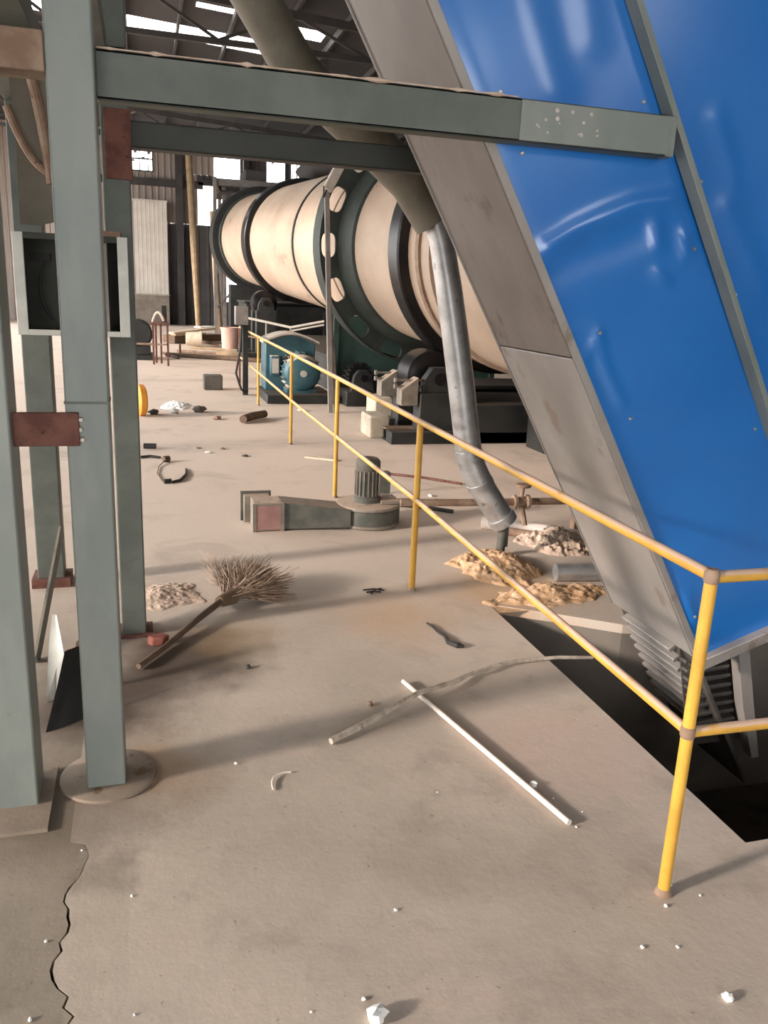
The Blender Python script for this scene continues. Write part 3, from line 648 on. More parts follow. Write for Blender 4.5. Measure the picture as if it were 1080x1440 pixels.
# bent sheet scrap leaning by the column
t = thing('sheet_metal_scrap', 'bent dark sheet metal scrap with pale inner side leaning between the columns', 'scrap', (-.36, 3.15, 0))
MB().sheet([[V(-.40, 2.98, .0), V(-.345, 3.0, .005), V(-.20, 3.1, .005)], [V(-.37, 3.12, .10), V(-.325, 3.16, .11), V(-.19, 3.24, .1)], [V(-.345, 3.26, .20), V(-.30, 3.3, .2), V(-.18, 3.36, .17)]], (.004, .003, -.003)).build('dark_flap', 'dark_machine', t, sm=60)
MB().sheet([[V(-.42, 3.22, .0), V(-.395, 3.24, .0), V(-.37, 3.25, .0)], [V(-.42, 3.30, .1), V(-.385, 3.31, .11), V(-.345, 3.29, .12)], [V(-.415, 3.38, .2), V(-.385, 3.38, .2), V(-.365, 3.36, .2)], [V(-.405, 3.44, .29), V(-.395, 3.44, .29), V(-.385, 3.43, .29)]], (0, .004, 0)).build('pale_flap', 'white_rim', t, sm=60)
t2 = MB().bar((-.50, 3.60, .012), (-.43, 4.25, .42), .07, .012, (1, 0, .1)).build('steel_strip', 'steel_paint_dark', org=(-.5, 3.6, 0)); tag(t2, 'flat dark steel strip leaning by the rear left column', 'strip')
brick = MB().box(-.035, .035, -.05, .05, 0, .05)
for (x, y_, r, mt, lb) in ((-.34, 3.62, .5, 'brick_red', 'broken reddish brick piece between the columns near the bent sheet'), (.02, 3.72, 1.0, 'brick_red', 'small reddish brick scrap by the foot of the rear column'), (-.3, 3.72, 2, 'rust_pale', 'pale rusty lump behind the front column')):
    o = MB().prism([V(x+.05*math.cos(a+r)*(1+.2*math.sin(3*a)), y_+.035*math.sin(a+r), .0) for a in [k*PI/3 for k in range(6)]], (.005, .004, .04)).build('brick_scrap', mt, org=(x, y_, 0), bev=.006); tag(o, lb, 'brick')

# ================================================================== INCLINED ELEVATOR CASING
el = thing('inclined_elevator', 'blue sheet-clad inclined bucket elevator casing rising out of the pit', 'elevator', (2.3, 3.05, 0))
S = V(.5006, 0, -.8657); Nn = V(.8657, 0, .5006)        # down the slope / away from the underside
EO = V(.886, 2.75, 2.54)
def EP(s, n, y): return V(EO.x + S.x*s + Nn.x*n, y, EO.z + S.z*s + Nn.z*n)
def sn(x, z): dx, dz = x-EO.x, z-EO.z; return dx*S.x + dz*S.z, dx*Nn.x + dz*Nn.z
YN, YF, TH = 2.75, 3.40, 1.30
creases = []
def crease(pts, amp, wd): creases.append(([sn(x, z) for x, z in pts], amp, wd))
crease([(1.37, 1.82), (1.47, 1.885), (1.58, 1.935), (1.70, 1.985), (1.86, 2.02)], .016, .035)
crease([(1.30, 1.70), (1.50, 1.80), (1.75, 1.90)], -.010, .07)
crease([(1.80, 1.93), (1.82, 1.86)], .012, .03); crease([(1.93, 1.90), (1.95, 1.83)], .012, .022)
crease([(1.83, 1.76), (1.87, 1.74)], .010, .022)
crease([(1.62, 1.53), (1.655, 1.42), (1.75, 1.28)], .008, .02); crease([(1.615, 1.53), (1.59, 1.47), (1.56, 1.40)], .006, .018)
crease([(1.45, 1.545), (1.60, 1.545)], .005, .02)
crease([(1.16, 2.7), (1.24, 2.5), (1.32, 2.33)], .012, .10); crease([(1.40, 2.7), (1.46, 2.5)], .006, .07)
crease([(2.10, 2.0), (2.3, 1.75)], .008, .05); crease([(2.0, 2.3), (2.12, 2.1)], .006, .04)
crease([(2.16, .46), (2.21, .36)], .008, .03)
def segd(p, a, b):
    ax_, ay_ = b[0]-a[0], b[1]-a[1]; L2 = ax_*ax_+ay_*ay_; t_ = max(0, min(1, ((p[0]-a[0])*ax_ + (p[1]-a[1])*ay_)/L2))
    return math.hypot(p[0]-a[0]-ax_*t_, p[1]-a[1]-ay_*t_)
def dent(s, n):
    h = .006*math.sin(s*3.1+n*2.0) + .003*math.sin(n*7.3 - s*1.7 + 1.0) + .0015*math.sin(s*8.3+n*4.1)
    for pts, amp, wd in creases:
        d = min(segd((s, n), pts[i], pts[i+1]) for i in range(len(pts)-1))
        if d < wd*3: h += amp*math.exp(-(d/wd)**2)
    return h*min(1, n/.06, )
def s_end(n):                                   # lower edge of the blue sheet
    return 2.74 + .19*n
def blue(n0, n1, name):
    rows = []
    ss = [-3.2, -2.4, -1.7, -1.2, -.8] + [-.6 + .02*k for k in range(168)]
    ns = [n0 + (n1-n0)*k/max(1, int((n1-n0)/.02)) for k in range(int((n1-n0)/.02)+1)]
    for s in ss: rows.append([EP(s, n, YN - dent(s, n)) for n in ns])
    for q in range(1, 6): rows.append([EP(lerp(2.74, s_end(n), q/5), n, YN - dent(2.74, n)) for n in ns])
    return MB().sheet(rows, (0, .004, 0)).build(name, 'blue_sheet', el, sm=70)
bl1 = blue(.012, .660, 'side_sheet'); bl2 = blue(.668, TH, 'side_sheet')
# underside plates and their flange, far side and top plates
def slab(s0, s1, n0, n1, y0, y1, nm, mt, bev=.003):
    c = (EP(s0, n0, y0) + EP(s1, n1, y1))/2
    return MB().quad_box(c, S*((s1-s0)/2), V(0, (y1-y0)/2, 0), Nn*((n1-n0)/2)).build(nm, mt, el, bev=bev)
slab(-3.2, 1.26, -.004, .004, YN, YF, 'underside_plate', 'casing_brown')
slab(1.265, 2.72, -.006, .003, YN, YF, 'underside_plate', 'casing_grey')
slab(-3.2, 2.72, 0, .03, YN-.012, YN, 'corner_flange', 'casing_grey', .002)
slab(-3.2, 2.72, -.012, .02, YF, YF+.008, 'corner_flange', 'casing_grey', .002)
slab(-3.2, 2.9, .02, TH, YF-.006, YF, 'far_side_sheet', 'casing_grey')
slab(-3.2, 2.5, TH, TH+.006, YN, YF, 'top_sheet', 'casing_grey')
# stiffener angle on the blue face
p, q = V(.395, 2.746, 4.55), V(2.70, 2.746, .665)
ai = MB().angle(EP(-2.2, .640, 2.746), EP(2.84, .640, 2.746), .062, .007, (Nn.x, 0, Nn.z), (0, -1, 0)).build('stiffener_angle', 'steel_paint', el, sm=0, bev=.002)
MB().bar((1.74, 2.705, 2.211), (1.79, 2.705, 2.211), .06, .13).build('stiffener_lug', 'steel_paint', ai, bev=.004)
# rivets
for (x, z_) in ((1.153, 2.303), (1.694, 2.327), (1.249, 2.124), (1.974, 2.09), (1.982, 1.856), (1.619, 1.54), (1.798, 1.221), (2.19, 1.698), (2.37, 1.18), (2.215, .376), (2.08, 1.80), (1.60, 2.62)):
    s_, n_ = sn(x, z_); yk = YN - dent(s_, n_)
    MB().lathe((x, yk+.002, z_), (0, -1, 0), [(0, .008), (.003, .008), (.006, .005)], 8).build('screw', 'galvanised', el)
# bottom flange strip of the blue sheet
MB().bar(EP(2.755, .0, 2.735), EP(2.755+.2*.9, .9, 2.735), .05, .05, (0, 0, 1)).build('bottom_flange', 'casing_grey', el, bev=.004)
# tail: flights and side plates going down into the pit
slab(2.73, 3.6, .03, .05, YN+.08, YF-.05, 'tail_plate', 'casing_dark')
for k in range(9):
    s_ = 2.80 + .062*k
    MB().quad_box(EP(s_, .012, 3.16), S*.011, V(0, .20, 0), Nn*.02).build('flight_bar', 'casing_grey', el, bev=.004)
for k in range(8):
    MB().bar((2.30+.013*k, 2.88, .10-.046*k), (2.53+.013*k, 2.88, .105-.046*k), .04, .016).build('flight_bar', 'casing_dark', el, bev=.003)
MB().sheet([[V(2.29, 2.905, .16), V(2.56, 2.905, .17)], [V(2.42, 2.905, -.36), V(2.72, 2.905, -.36)]], (0, .01, 0)).build('apron_back', 'casing_dark', el)
MB().sheet([[V(2.52, 2.80, .18), V(2.575, 2.80, .19)], [V(2.60, 2.80, -.12), V(2.66, 2.80, -.12)], [V(2.70, 2.80, -.40), V(2.74, 2.80, -.40)]], (0, .06, 0)).build('tail_side_plate', 'casing_grey', el)
MB().box(2.3, 3.6, 2.8, 3.35, -1.1, -.98).build('tail_base', 'dark_machine', el)

# ================================================================== SPOUT PIPE
t = thing('spout_pipe', 'grey galvanised spout pipe with an elbow, hanging down beside the sloping casing', 'pipe', (2.25, 4.83, 0))
MB().tube([(.25, 4.8, 3.6), (.621, 4.8, 3.088), (.844, 4.8, 2.768), (1.18, 4.8, 2.525), (1.50, 4.8, 2.27), (1.66, 4.8, 2.06)], .12, 24).build('upper_duct', 'old_olive', t)
pts = [(1.66, 4.8, 2.10), (1.72, 4.8, 1.93), (1.775, 4.8, 1.70), (1.835, 4.8, 1.423), (1.90, 4.8, 1.1), (1.945, 4.8, .86), (1.985, 4.8, .66)]
MB().tube(pts, [.07, .075, .08, .082, .084, .084, .084], 28).build('down_pipe', 'galvanised', t)
MB().tube([(1.978, 4.8, .70), (1.990, 4.8, .63)], .090, 28).build('pipe_collar', 'galvanised', t)
MB().tube([(1.985, 4.8, .66), (2.02, 4.79, .57), (2.07, 4.78, .475)], .085, 28).build('elbow_segment', 'galvanised', t)
MB().tube([(2.055, 4.78, .50), (2.075, 4.78, .465)], .090, 28).build('pipe_collar', 'galvanised', t)
MB().tube([(2.07, 4.78, .475), (2.17, 4.77, .33), (2.235, 4.76, .24)], .084, 28).build('elbow_segment', 'galvanised', t)
MB().tube([(2.215, 4.762, .268), (2.25, 4.758, .22)], .094, 28).build('end_flange', 'galvanised', t)
MB().tube([(2.23, 4.74, .22), (2.235, 4.74, .14), (2.225, 4.74, .0)], [.035, .032, .028], 12).build('drain_nozzle', 'fan_dark', t)
MB().tube([(2.265, 4.74, .2), (2.265, 4.74, .06)], .012, 8).build('drain_rod', 'fan_dark', t)

# horizontal pipe with valve
t = thing('valve_pipe', 'brown horizontal pipe with a valve passing behind the spout pipe', 'pipe', (2.25, 5.0, 0))
MB().tube([(1.62, 5.05, .30), (2.1, 5.05, .285), (3.3, 5.05, .27)], .026, 12).build('pipe', 'rust_pale', t)
MB().lathe((2.44, 5.05, .28), (1, 0, 0), [(0, .05), (.02, .05), (.03, .035), (.09, .035), (.10, .05), (.12, .05)], 16).build('valve_body', 'rust_pale', t)
MB().tube([(2.5, 5.05, .28), (2.5, 5.03, .40)], .014, 8).build('valve_stem', 'rust_pale', t)
MB().lathe((2.5, 5.03, .39), (0, 0, 1), [(0, .05), (.012, .055), (.02, .05)], 14).build('hand_wheel', 'rust_pale', t)
MB().tube([(2.5, 5.05, .28), (2.52, 5.0, .12)], .02, 8).build('valve_drop', 'rust_pale', t)
for x in (2.95, 3.2): MB().box(x-.03, x+.03, 5.02, 5.08, 0, .265).build('pipe_stand', 'rust_pale', t)

# ================================================================== BLOWER FAN ON THE FLOOR
t = thing('blower_fan', 'dusty grey centrifugal blower lying on the floor with upright motor', 'blower', (1.55, 5.62, 0))
mb = MB(); c0 = V(1.55, 5.62, 0)
prof = []
for k in range(40):
    a = 2*PI*k/40; r = .215 + .02*(k/40); prof.append(V(c0.x + r*math.cos(a), c0.y + r*math.sin(a), .02))
mb.prism(prof, (0, 0, .12)); mb.build('scroll_case', 'fan_dark', t, bev=.012)
MB().lathe(c0 + V(0, 0, .14), (0, 0, 1), [(0, .238), (.012, .238), (.02, .23), (.03, .12)], 40).build('top_flange', 'fan_grey', t)
MB().lathe(c0 + V(0, 0, .0), (0, 0, 1), [(0, .22), (.015, .235), (.03, .235)], 40).build('bottom_flange', 'fan_grey', t)
MB().lathe(c0 + V(-.01, 0, .17), (0, 0, 1), [(0, .10), (.03, .10), (.04, .083), (.24, .083), (.25, .09), (.30, .09), (.32, .07)], 28).build('motor', 'fan_dark', t)
for k in range(18):
    a = 2*PI*k/18; cx, cy = c0.x-.01+.088*math.cos(a), c0.y+.088*math.sin(a)
    MB().bar((cx, cy, .22), (cx, cy, .40), .006, .014, (math.cos(a), math.sin(a), 0)).build('cooling_fin', 'fan_grey', t)
MB().box(1.60, 1.69, 5.53, 5.60, .24, .40).build('terminal_box', 'fan_dark', t, bev=.008)
MB().box(1.62, 1.76, 5.50, 5.72, .17, .19).build('motor_foot', 'fan_grey', t)
# outlet duct to the left
d0 = [V(1.38, 5.44, .02), V(1.38, 5.68, .02), V(1.38, 5.68, .15), V(1.38, 5.44, .15)]; d1 = [V(.90, 5.50, .01), V(.90, 5.72, .01), V(.90, 5.72, .20), V(.90, 5.50, .20)]
mb = MB(); mb.v = d0+d1; mb.f = [(0, 1, 2, 3), (7, 6, 5, 4)] + [(i, 4+i, 4+(i+1) % 4, (i+1) % 4) for i in range(4)]; mb.build('outlet_duct', 'fan_dark', t, bev=.004)
MB().box(.70, .90, 5.50, 5.72, .0, .20).build('outlet_box', 'fan_grey', t, bev=.004)
MB().box(.715, .885, 5.488, 5.50, .012, .188).build('cover_plate', 'red_oxide', t, bev=.002)
for a in ((.69, .715, 5.486, 5.50, 0, .205), (.885, .91, 5.486, 5.50, 0, .205), (.715, .885, 5.486, 5.50, .188, .205)): MB().box(*a).build('flange', 'fan_grey', t)
MB().box(.64, .86, 5.80, 5.815, .0, .22).build('rear_flange', 'fan_dark', t, bev=.002); MB().box(.66, .84, 5.72, 5.80, .01, .2).build('rear_neck', 'fan_grey', t)
# inlet plate leaning near the motor
o = MB().lathe((2.02, 6.15, .0), (0, 0, 1), [(0, .05), (0, .12), (.012, .12), (.012, .05), (0, .05)], 24, caps=False).build('ring_plate', 'rust_pale', org=(2.02, 6.15, 0)); tag(o, 'flat rusty ring plate on the floor behind the blower', 'plate')
for (pp, r, mt, lb) in (([(2.15, 7.2, .012), (2.45, 7.0, .012), (2.72, 6.72, .012)], .012, 'rust', 'thin rusty rod on the floor beyond the blower motor'),
                        ([(1.9, 6.06, .016), (2.1, 5.95, .016), (2.29, 5.79, .016)], .016, 'black_rubber', 'short dark rod on the floor between railing post and spout pipe'),
                        ([(2.45, 5.2, .03), (2.62, 5.05, .03), (2.78, 4.97, .03)], .03, 'rust_pale', 'short brown pipe lying on the floor under the valve'),
                        ([(2.35, 5.36, .045), (2.62, 5.2, .045), (3.0, 4.86, .045)], .045, 'pvc_white', 'dusty pale pipe lying on the floor beside the sand'),
                        ([(2.36, 4.22, .055), (3.0, 4.12, .055)], .055, 'galvanised', 'grey pipe stub lying on the floor against the casing')):
    o = MB().tube(pp, r, 14).build('pipe_piece' if r > .02 else 'metal_rod', mt, org=(pp[0][0], pp[0][1], 0)); tag(o, lb, 'pipe' if r > .02 else 'rod')

# sand heaps
from mathutils import noise as mnoise
def heap(cx, cy, rx, ry, h, name, mt, label, seed, n1=90, n2=70):
    rows = []; off = V(seed*7.3, seed*3.1, 0)
    for j in range(n2):
        r = []
        for i in range(n1):
            u, v = i/(n1-1)*2-1, j/(n2-1)*2-1; x, y_ = cx+rx*u, cy+ry*v; p = V(x, y_, 0) + off
            edge = .78 + .30*mnoise.noise(p*5) + .16*mnoise.noise(p*14)
            q = max(0, 1 - math.hypot(u, v)/max(.1, edge))
            z_ = h*(q**.8)*(1 + .5*mnoise.noise(p*7)) + (h*.22*mnoise.noise(p*26) + h*.18*mnoise.noise(p*60))*min(1, q*5)
            r.append(V(x, y_, max(-.004, z_) if q > .015 else -.004))
        rows.append(r)
    o = MB().sheet(rows).build(name, mt, org=(cx, cy, 0), sm=70); return tag(o, label, 'sand', kind='stuff')
heap(2.10, 4.52, .36, .42, .085, 'sand_heap', 'sand', 'loose orange sand spilled under the spout pipe nozzle', 1)
heap(2.22, 4.0, .50, .20, .06, 'sand_heap', 'sand', 'low strip of orange sand along the far pit edge', 2)
heap(2.75, 4.95, .35, .4, .10, 'dust_heap', 'dust_pale', 'pale dust heaped beside the pipes behind the spout', 3)
heap(.05, 4.35, .26, .3, .03, 'rubble_dust', 'dust_pale', 'pale rubble dust behind the rear column', 4)

# ================================================================== BROOM
t = thing('twig_broom', 'twig broom with a splayed brush lying on the floor', 'broom', (.36, 4.2, 0))
hv = V(.36, 4.10, .05); hvd = V(.42, .42, .0).normalized()
MB().tube([(-.066, 3.45, .018), (.05, 3.63, .02), (.2, 3.87, .035), (.36, 4.10, .055)], [.013, .014, .016, .018], 12).build('handle', 'wood_dark', t)
MB().tube([hv - hvd*.03, hv + hvd*.08], [.03, .045], 14).build('binding', 'wood_dark', t)
rnd = random.Random(3)
def twigs(n, mt, spread_lo, spread_hi, zlo, zhi, L0, L1):
    mb = MB()
    for k in range(n):
        an = rnd.uniform(spread_lo, spread_hi); lz = rnd.uniform(zlo, zhi); L = rnd.uniform(L0, L1)
        d = V(math.cos(an), math.sin(an), lz).normalized(); st = hv + hvd*rnd.uniform(.02, .08) + V(rnd.uniform(-.02, .02), rnd.uniform(-.02, .02), rnd.uniform(-.015, .015))
        mid = st + d*L*.5 + V(rnd.uniform(-.02, .02), rnd.uniform(-.02, .02), rnd.uniform(0, .02)); en = st + d*L + V(rnd.uniform(-.04, .04), rnd.uniform(-.04, .04), rnd.uniform(-.03, .02))
        for q in (mid, en): q.z = max(q.z, .006)
        mb.tube([st, mid, en], [.004, .003, .0015], 4, caps=False)
        for b_ in range(3):
            e2 = mid + d*L*.4 + V(rnd.uniform(-.07, .07), rnd.uniform(-.07, .07), rnd.uniform(-.03, .05)); e2.z = max(e2.z, .006)
            mb.tube([mid, e2], [.0022, .0012], 3, caps=False)
    o = mb.build('brush_twigs', mt, t, sm=0); o['kind'] = 'stuff'
twigs(340, 'broom_twig', .0, 1.15, -.1, .25, .15, .35)
twigs(190, 'broom_twig_pale', .45, 1.8, .08, .45, .15, .35)

# ================================================================== RODS AND SMALL SCRAPS IN THE FOREGROUND
o = MB().tube([(1.044, 3.095, .014), (1.16, 2.57, .014), (1.279, 2.031, .014)], .0105, 14).build('plastic_rod', 'pvc_white', org=(1.16, 2.56, 0)); tag(o, 'straight white plastic rod lying across the crooked stick', 'rod')
sp = [(.629, 2.677, .014), (.80, 2.775, .02), (.93, 2.855, .03), (1.068, 2.939, .038), (1.17, 2.985, .032), (1.263, 3.031, .024), (1.36, 3.10, .018), (1.43, 3.115, .02), (1.52, 3.159, .016), (1.60, 3.175, .018), (1.70, 3.19, .014), (1.85, 3.19, .012), (2.02, 3.17, .005)]
o = MB().tube(sp, [.0125, .013, .0125, .0115, .0105, .012, .0115, .0105, .012, .0105, .010, .009, .008], 10).build('crooked_stick', 'stick_bark', org=(1.3, 3.0, 0)); tag(o, 'crooked peeled stick reaching over the pit edge', 'stick')
o = MB().tube([(1.364, 3.712, .008), (1.375, 3.65, .012), (1.382, 3.597, .008), (1.395, 3.52, .013), (1.391, 3.46, .009), (1.42, 3.41, .012), (1.45, 3.40, .008)], [.004, .006, .006, .008, .013, .016, .006], 7).build('charred_twig', 'black_rubber', org=(1.39, 3.5, 0)); tag(o, 'small black charred twig on the floor before the pit', 'twig')
t = thing('wire_scrap', 'little black twisted wire scrap on the floor near the second railing post', 'wire', (1.21, 4.21, 0))
for (a, b) in (((1.16, 4.24), (1.28, 4.22)), ((1.17, 4.20), (1.25, 4.19)), ((1.19, 4.18), (1.27, 4.25))): MB().tube([(a[0], a[1], .006), ((a[0]+b[0])/2, (a[1]+b[1])/2+.012, .009), (b[0], b[1], .006)], .005, 6).build('wire', 'black_rubber', t)
o = MB().tube(arc3((.375, 2.43, .006), (.37, 2.53, .01), (.45, 2.52, .006), 8), .0035, 6).build('string_curl', 'pvc_white', org=(.41, 2.48, 0)); tag(o, 'curled white string lying in the middle of the bare floor', 'string')
def chunk(x, y_, r, mt, name, label, cat, seed, group=None, flat_=.7):
    rnd = random.Random(seed); mb = MB(); ring = 8
    rows = []
    for j in range(5):
        ph = PI*j/4; row = []
        for i in range(ring):
            th = 2*PI*i/ring; rr = r*(1+rnd.uniform(-.25, .25)); row.append(V(x + rr*math.sin(ph)*math.cos(th), y_ + rr*math.sin(ph)*math.sin(th), max(0, r*flat_*.8 + rr*math.cos(ph)*flat_)))
        row.append(row[0].copy()); rows.append(row)
    mb.sheet(rows); o = mb.build(name, mt, org=(x, y_, 0), sm=30); return tag(o, label, cat, group)
chunk(.475, 1.475, .026, 'styrofoam', 'foam_lump', 'largest white foam lump at the bottom edge of the picture', 'foam', 11)
chunk(1.266, 2.262, .015, 'styrofoam', 'foam_lump', 'white foam lump beside the white plastic rod', 'foam', 12)
chunk(1.335, 1.325, .014, 'styrofoam', 'foam_lump', 'crumbled white foam in the bottom right corner', 'foam', 13)
chunk(.851, 2.939, .014, 'rust_pale', 'stone', 'small brown stone left of the crossed sticks', 'stone', 14)
chunk(.401, 3.376, .014, 'concrete_dark', 'stone', 'small dark stone on the floor below the broom', 'stone', 15)
crumbs = [(.33, 1.53, 'left of the largest foam lump'), (.46, 1.535, 'just behind the largest foam lump'), (1.30, 2.02, 'touching the lower end of the white plastic rod'), (.92, 2.30, 'alone left of the middle of the white plastic rod'),
          (1.375, 1.64, 'at the very foot of the corner railing post'), (1.44, 1.71, 'just right of the corner railing post foot'), (1.50, 1.655, 'lying in the shadow of the corner railing post'), (1.22, 1.52, 'in front and left of the corner railing post'),
          (1.315, 1.50, 'in front and right of the corner railing post'), (1.30, 2.18, 'right of the foam lump beside the plastic rod'), (1.36, 2.09, 'between the plastic rod end and the pit edge'), (.62, 1.80, 'in the middle of the bottom floor area'),
          (-.08, 2.02, 'on the floor right of the crack, upper one'), (-.07, 1.62, 'on the floor right of the crack, lower one'), (-.30, 1.66, 'on the floor left of the crack, lower one'), (-.29, 1.9, 'on the floor left of the crack, upper one'),
          (-.225, 2.25, 'at the upper end of the floor crack'), (.27, 2.62, 'between the round base plate and the string curl')]
for i, (x, y_, lb) in enumerate(crumbs):
    chunk(x, y_, .003 + .0035*((i*37) % 10)/10, 'styrofoam', 'foam_crumb', 'tiny white foam crumb ' + lb, 'crumb', 30+i, 'white foam crumbs on the floor')

# ================================================================== MIDDLE DISTANCE
o = MB().box(.92, 1.22, 13.6, 13.85, 0, .24).build('dark_block', 'concrete_dark', org=(1.07, 13.7, 0), bev=.02); tag(o, 'dark weathered block on the open floor left of the control box', 'block')
o = MB().tube([(1.16, 10.2, .055), (1.3, 10.42, .06), (1.49, 10.66, .055)], [.05, .055, .05], 12).build('wood_log', 'wood_dark', org=(1.3, 10.4, 0)); tag(o, 'short dark log on the floor left of the railing', 'log')
chunk(.685, 11.2, .09, 'concrete_dark', 'dark_lump', 'dark lump beside the white rubble patch', 'lump', 51, None, .5)
chunk(.87, 10.55, .06, 'rust_pale', 'dark_lump', 'small brownish lump between the log and white rubble', 'lump', 52, None, .4)
heap(.43, 11.75, .28, .55, .05, 'white_rubble', 'styrofoam', 'patch of white crumbled rubble on the floor', 9)
chunk(.36, 11.1, .06, 'styrofoam', 'foam_lump', 'white lump in front of the white rubble patch', 'foam', 53, None, .5)
o = MB().prism([V(1.53, 8.04, 0), V(1.82, 7.84, 0), V(1.84, 7.90, 0), V(1.57, 8.09, 0)], (0, 0, .015)).build('white_strip', 'wood_pale', org=(1.68, 7.96, 0)); tag(o, 'white wooden strip on the floor by the third railing post', 'strip')
for (pp, r, lb) in (([(-.03, 8.62, .03), (.09, 8.60, .03)], .028, 'short dark tube on the floor beside the rear column'), ([(-.06, 8.12, .014), (.03, 8.14, .018), (.12, 8.10, .012)], .014, 'thin dark bent rod on the floor by the rear column')):
    o = MB().tube(pp, r, 10).build('metal_rod', 'black_rubber', org=(pp[0][0], pp[0][1], 0)); tag(o, lb, 'rod')
t = thing('cable_loop', 'thin loop of dark cable lying on the pale floor', 'cable', (.2, 7.5, 0))
MB().tube([(.17, 7.95, .02), (.10, 7.7, .008), (.08, 7.4, .008), (.12, 7.1, .006), (.18, 7.04, .006)], .0045, 6).build('wire', 'wood_dark', t)
MB().tube([(.19, 7.03, .01), (.27, 7.1, .012), (.33, 7.35, .01), (.34, 7.6, .008)], [.013, .013, .010, .006], 8).build('wire_end', 'black_rubber', t)
MB().tube([(.13, 7.03, .02), (.19, 7.05, .02)], .02, 8).build('connector', 'black_rubber', t)
MB().tube([(.15, 7.92, .03), (.2, 7.95, .03)], .03, 8).build('connector', 'wood_dark', t)
for i, (x, y_, r, mt, lb) in enumerate(((.595, 8.35, .035, 'styrofoam', 'white paper scrap on the pale floor'), (.52, 8.6, .03, 'rust_pale', 'faint brown scrap left of the white paper scrap'), (.76, 8.55, .03, 'rust_pale', 'small brown scrap right of the white paper scrap'), (.95, 8.15, .035, 'concrete_dark', 'small dark scrap with white edge left of the railing'),
                                        (2.3, 6.35, .03, 'styrofoam', 'white scrap on the floor beyond the blower'), (2.9, 7.0, .025, 'styrofoam', 'white scrap on the floor right of the spout pipe'), (2.1, 11.3, .06, 'styrofoam', 'white scrap on the floor in front of the teal motor'))):
    chunk(x, y_, r, mt, 'paper_scrap', lb, 'scrap', 60+i, None, .3)
# orange wheel peeking behind the rear column
t = thing('orange_wheel', 'orange wheel standing on the floor, half hidden by the rear column', 'wheel', (-.06, 10.9, 0))
MB().lathe((-.10, 10.85, .2), (.98, .2, 0), [(0, .12), (0, .17), (.02, .2), (.08, .2), (.10, .17), (.10, .12), (.0, .12)], 28, caps=False).build('tyre', 'orange_paint', t)
MB().lathe((-.09, 10.852, .2), (.98, .2, 0), [(0, .12), (.03, .12), (.05, .05), (.09, .05)], 20).build('hub', 'orange_paint', t)
chunk(.10, 11.0, .07, 'concrete_dark', 'dark_lump', 'dark lump on the floor beside the orange wheel', 'lump', 70, None, .5)

# dark winding machine on the left and its rusty stand
t = thing('winch_machine', 'dark round winch machine on a low base at the far left', 'machine', (-.05, 19.3, 0))
MB().box(-.6, .22, 18.9, 19.9, 0, .1).build('base', 'dark_machine', t, bev=.01); MB().box(-.5, .15, 19.0, 19.8, .1, .35).build('body', 'dark_machine', t, bev=.02)
MB().lathe((-.1, 19.0, .55), (0, 1, 0), [(0, .05), (0, .26), (.06, .3), (.1, .22), (.6, .22), (.64, .3), (.7, .26), (.7, .05)], 32).build('drum', 'dark_machine', t)
MB().tube([(-.4, 18.9, .35), (.2, 18.9, .35)], .025, 8).build('cross_bar', 'rust_pale', t)
t = thing('rusty_stand', 'tall rusty angle-iron stand beside the dark winch machine', 'stand', (.35, 17.7, 0))
for (x, y_, h) in ((.18, 17.95, .86), (.46, 17.6, .9), (.34, 18.2, .86), (.24, 18.3, .8)): MB().angle((x, y_, 0), (x, y_, h), .04, .008, (1, 0, 0), (0, 1, 0)).build('leg', 'rust', t, sm=0)
MB().box(.14, .52, 17.58, 18.3, .84, .87).build('top_plate', 'rust', t); MB().box(.14, .5, 17.6, 17.64, .42, .45).build('rung', 'rust_pale', t)
MB().tube(arc3((.2, 17.9, .87), (.3, 17.8, 1.25), (.42, 17.75, .9), 8), .03, 8).build('hook', 'stick_bark', t)
MB().box(.38, .48, 17.9, 18.05, .87, 1.2).build('switch_box', 'dark_machine', t)

# far clutter
for i, (a, b, w_, h_, mt, lb) in enumerate((((.75, 24.2, .30), (2.0, 25.2, .42), .25, .06, 'wood_pale', 'long grey plank, topmost on the far timber pile'), ((.7, 24.5, .12), (2.1, 25.6, .14), .5, .2, 'wood_dark', 'thick dark timber lowest in the far timber pile'), ((.8, 24.1, .27), (1.7, 24.9, .27), .2, .05, 'bamboo', 'brown plank in the middle of the far timber pile'),
                                            ((1.5, 23.95, .12), (2.4, 22.9, .04), .15, .06, 'wood_dark', 'brown plank sloping down right of the far timber pile'), ((1.5, 24.6, .47), (1.95, 24.9, .48), .3, .03, 'styrofoam', 'small white board on the far timber pile'))):
    o = MB().bar(a, b, w_, h_).build('plank', mt, org=((a[0]+b[0])/2, (a[1]+b[1])/2, 0)); tag(o, lb, 'plank')
for (x, y_, r, h, tilt, mt, lb) in ((1.33, 23.4, .2, .42, 1, 'bucket_white', 'cream bucket lying on its side by the far timber'), (2.2, 22.3, .24, .6, 0, 'pink_plastic', 'pinkish plastic drum standing at the far end of the railing')):
    t = thing('bucket', lb, 'bucket', (x, y_, 0))
    o_, d_ = ((x-h/2, y_, r+.01), (1, 0, 0)) if tilt else ((x, y_, 0), (0, 0, 1))
    MB().lathe(o_, d_, [(.02, r*.8), (0, r*.86), (h, r), (h, r*.93), (.04, r*.8)], 28, caps=True).build('bucket_body', mt, t)
    MB().lathe(Vector(o_) + Vector(d_)*(h-.05), d_, [(0, r*1.0), (0, r*1.06), (.04, r*1.06), (.04, r*1.0)], 28, caps=False).build('bucket_rim', mt, t)
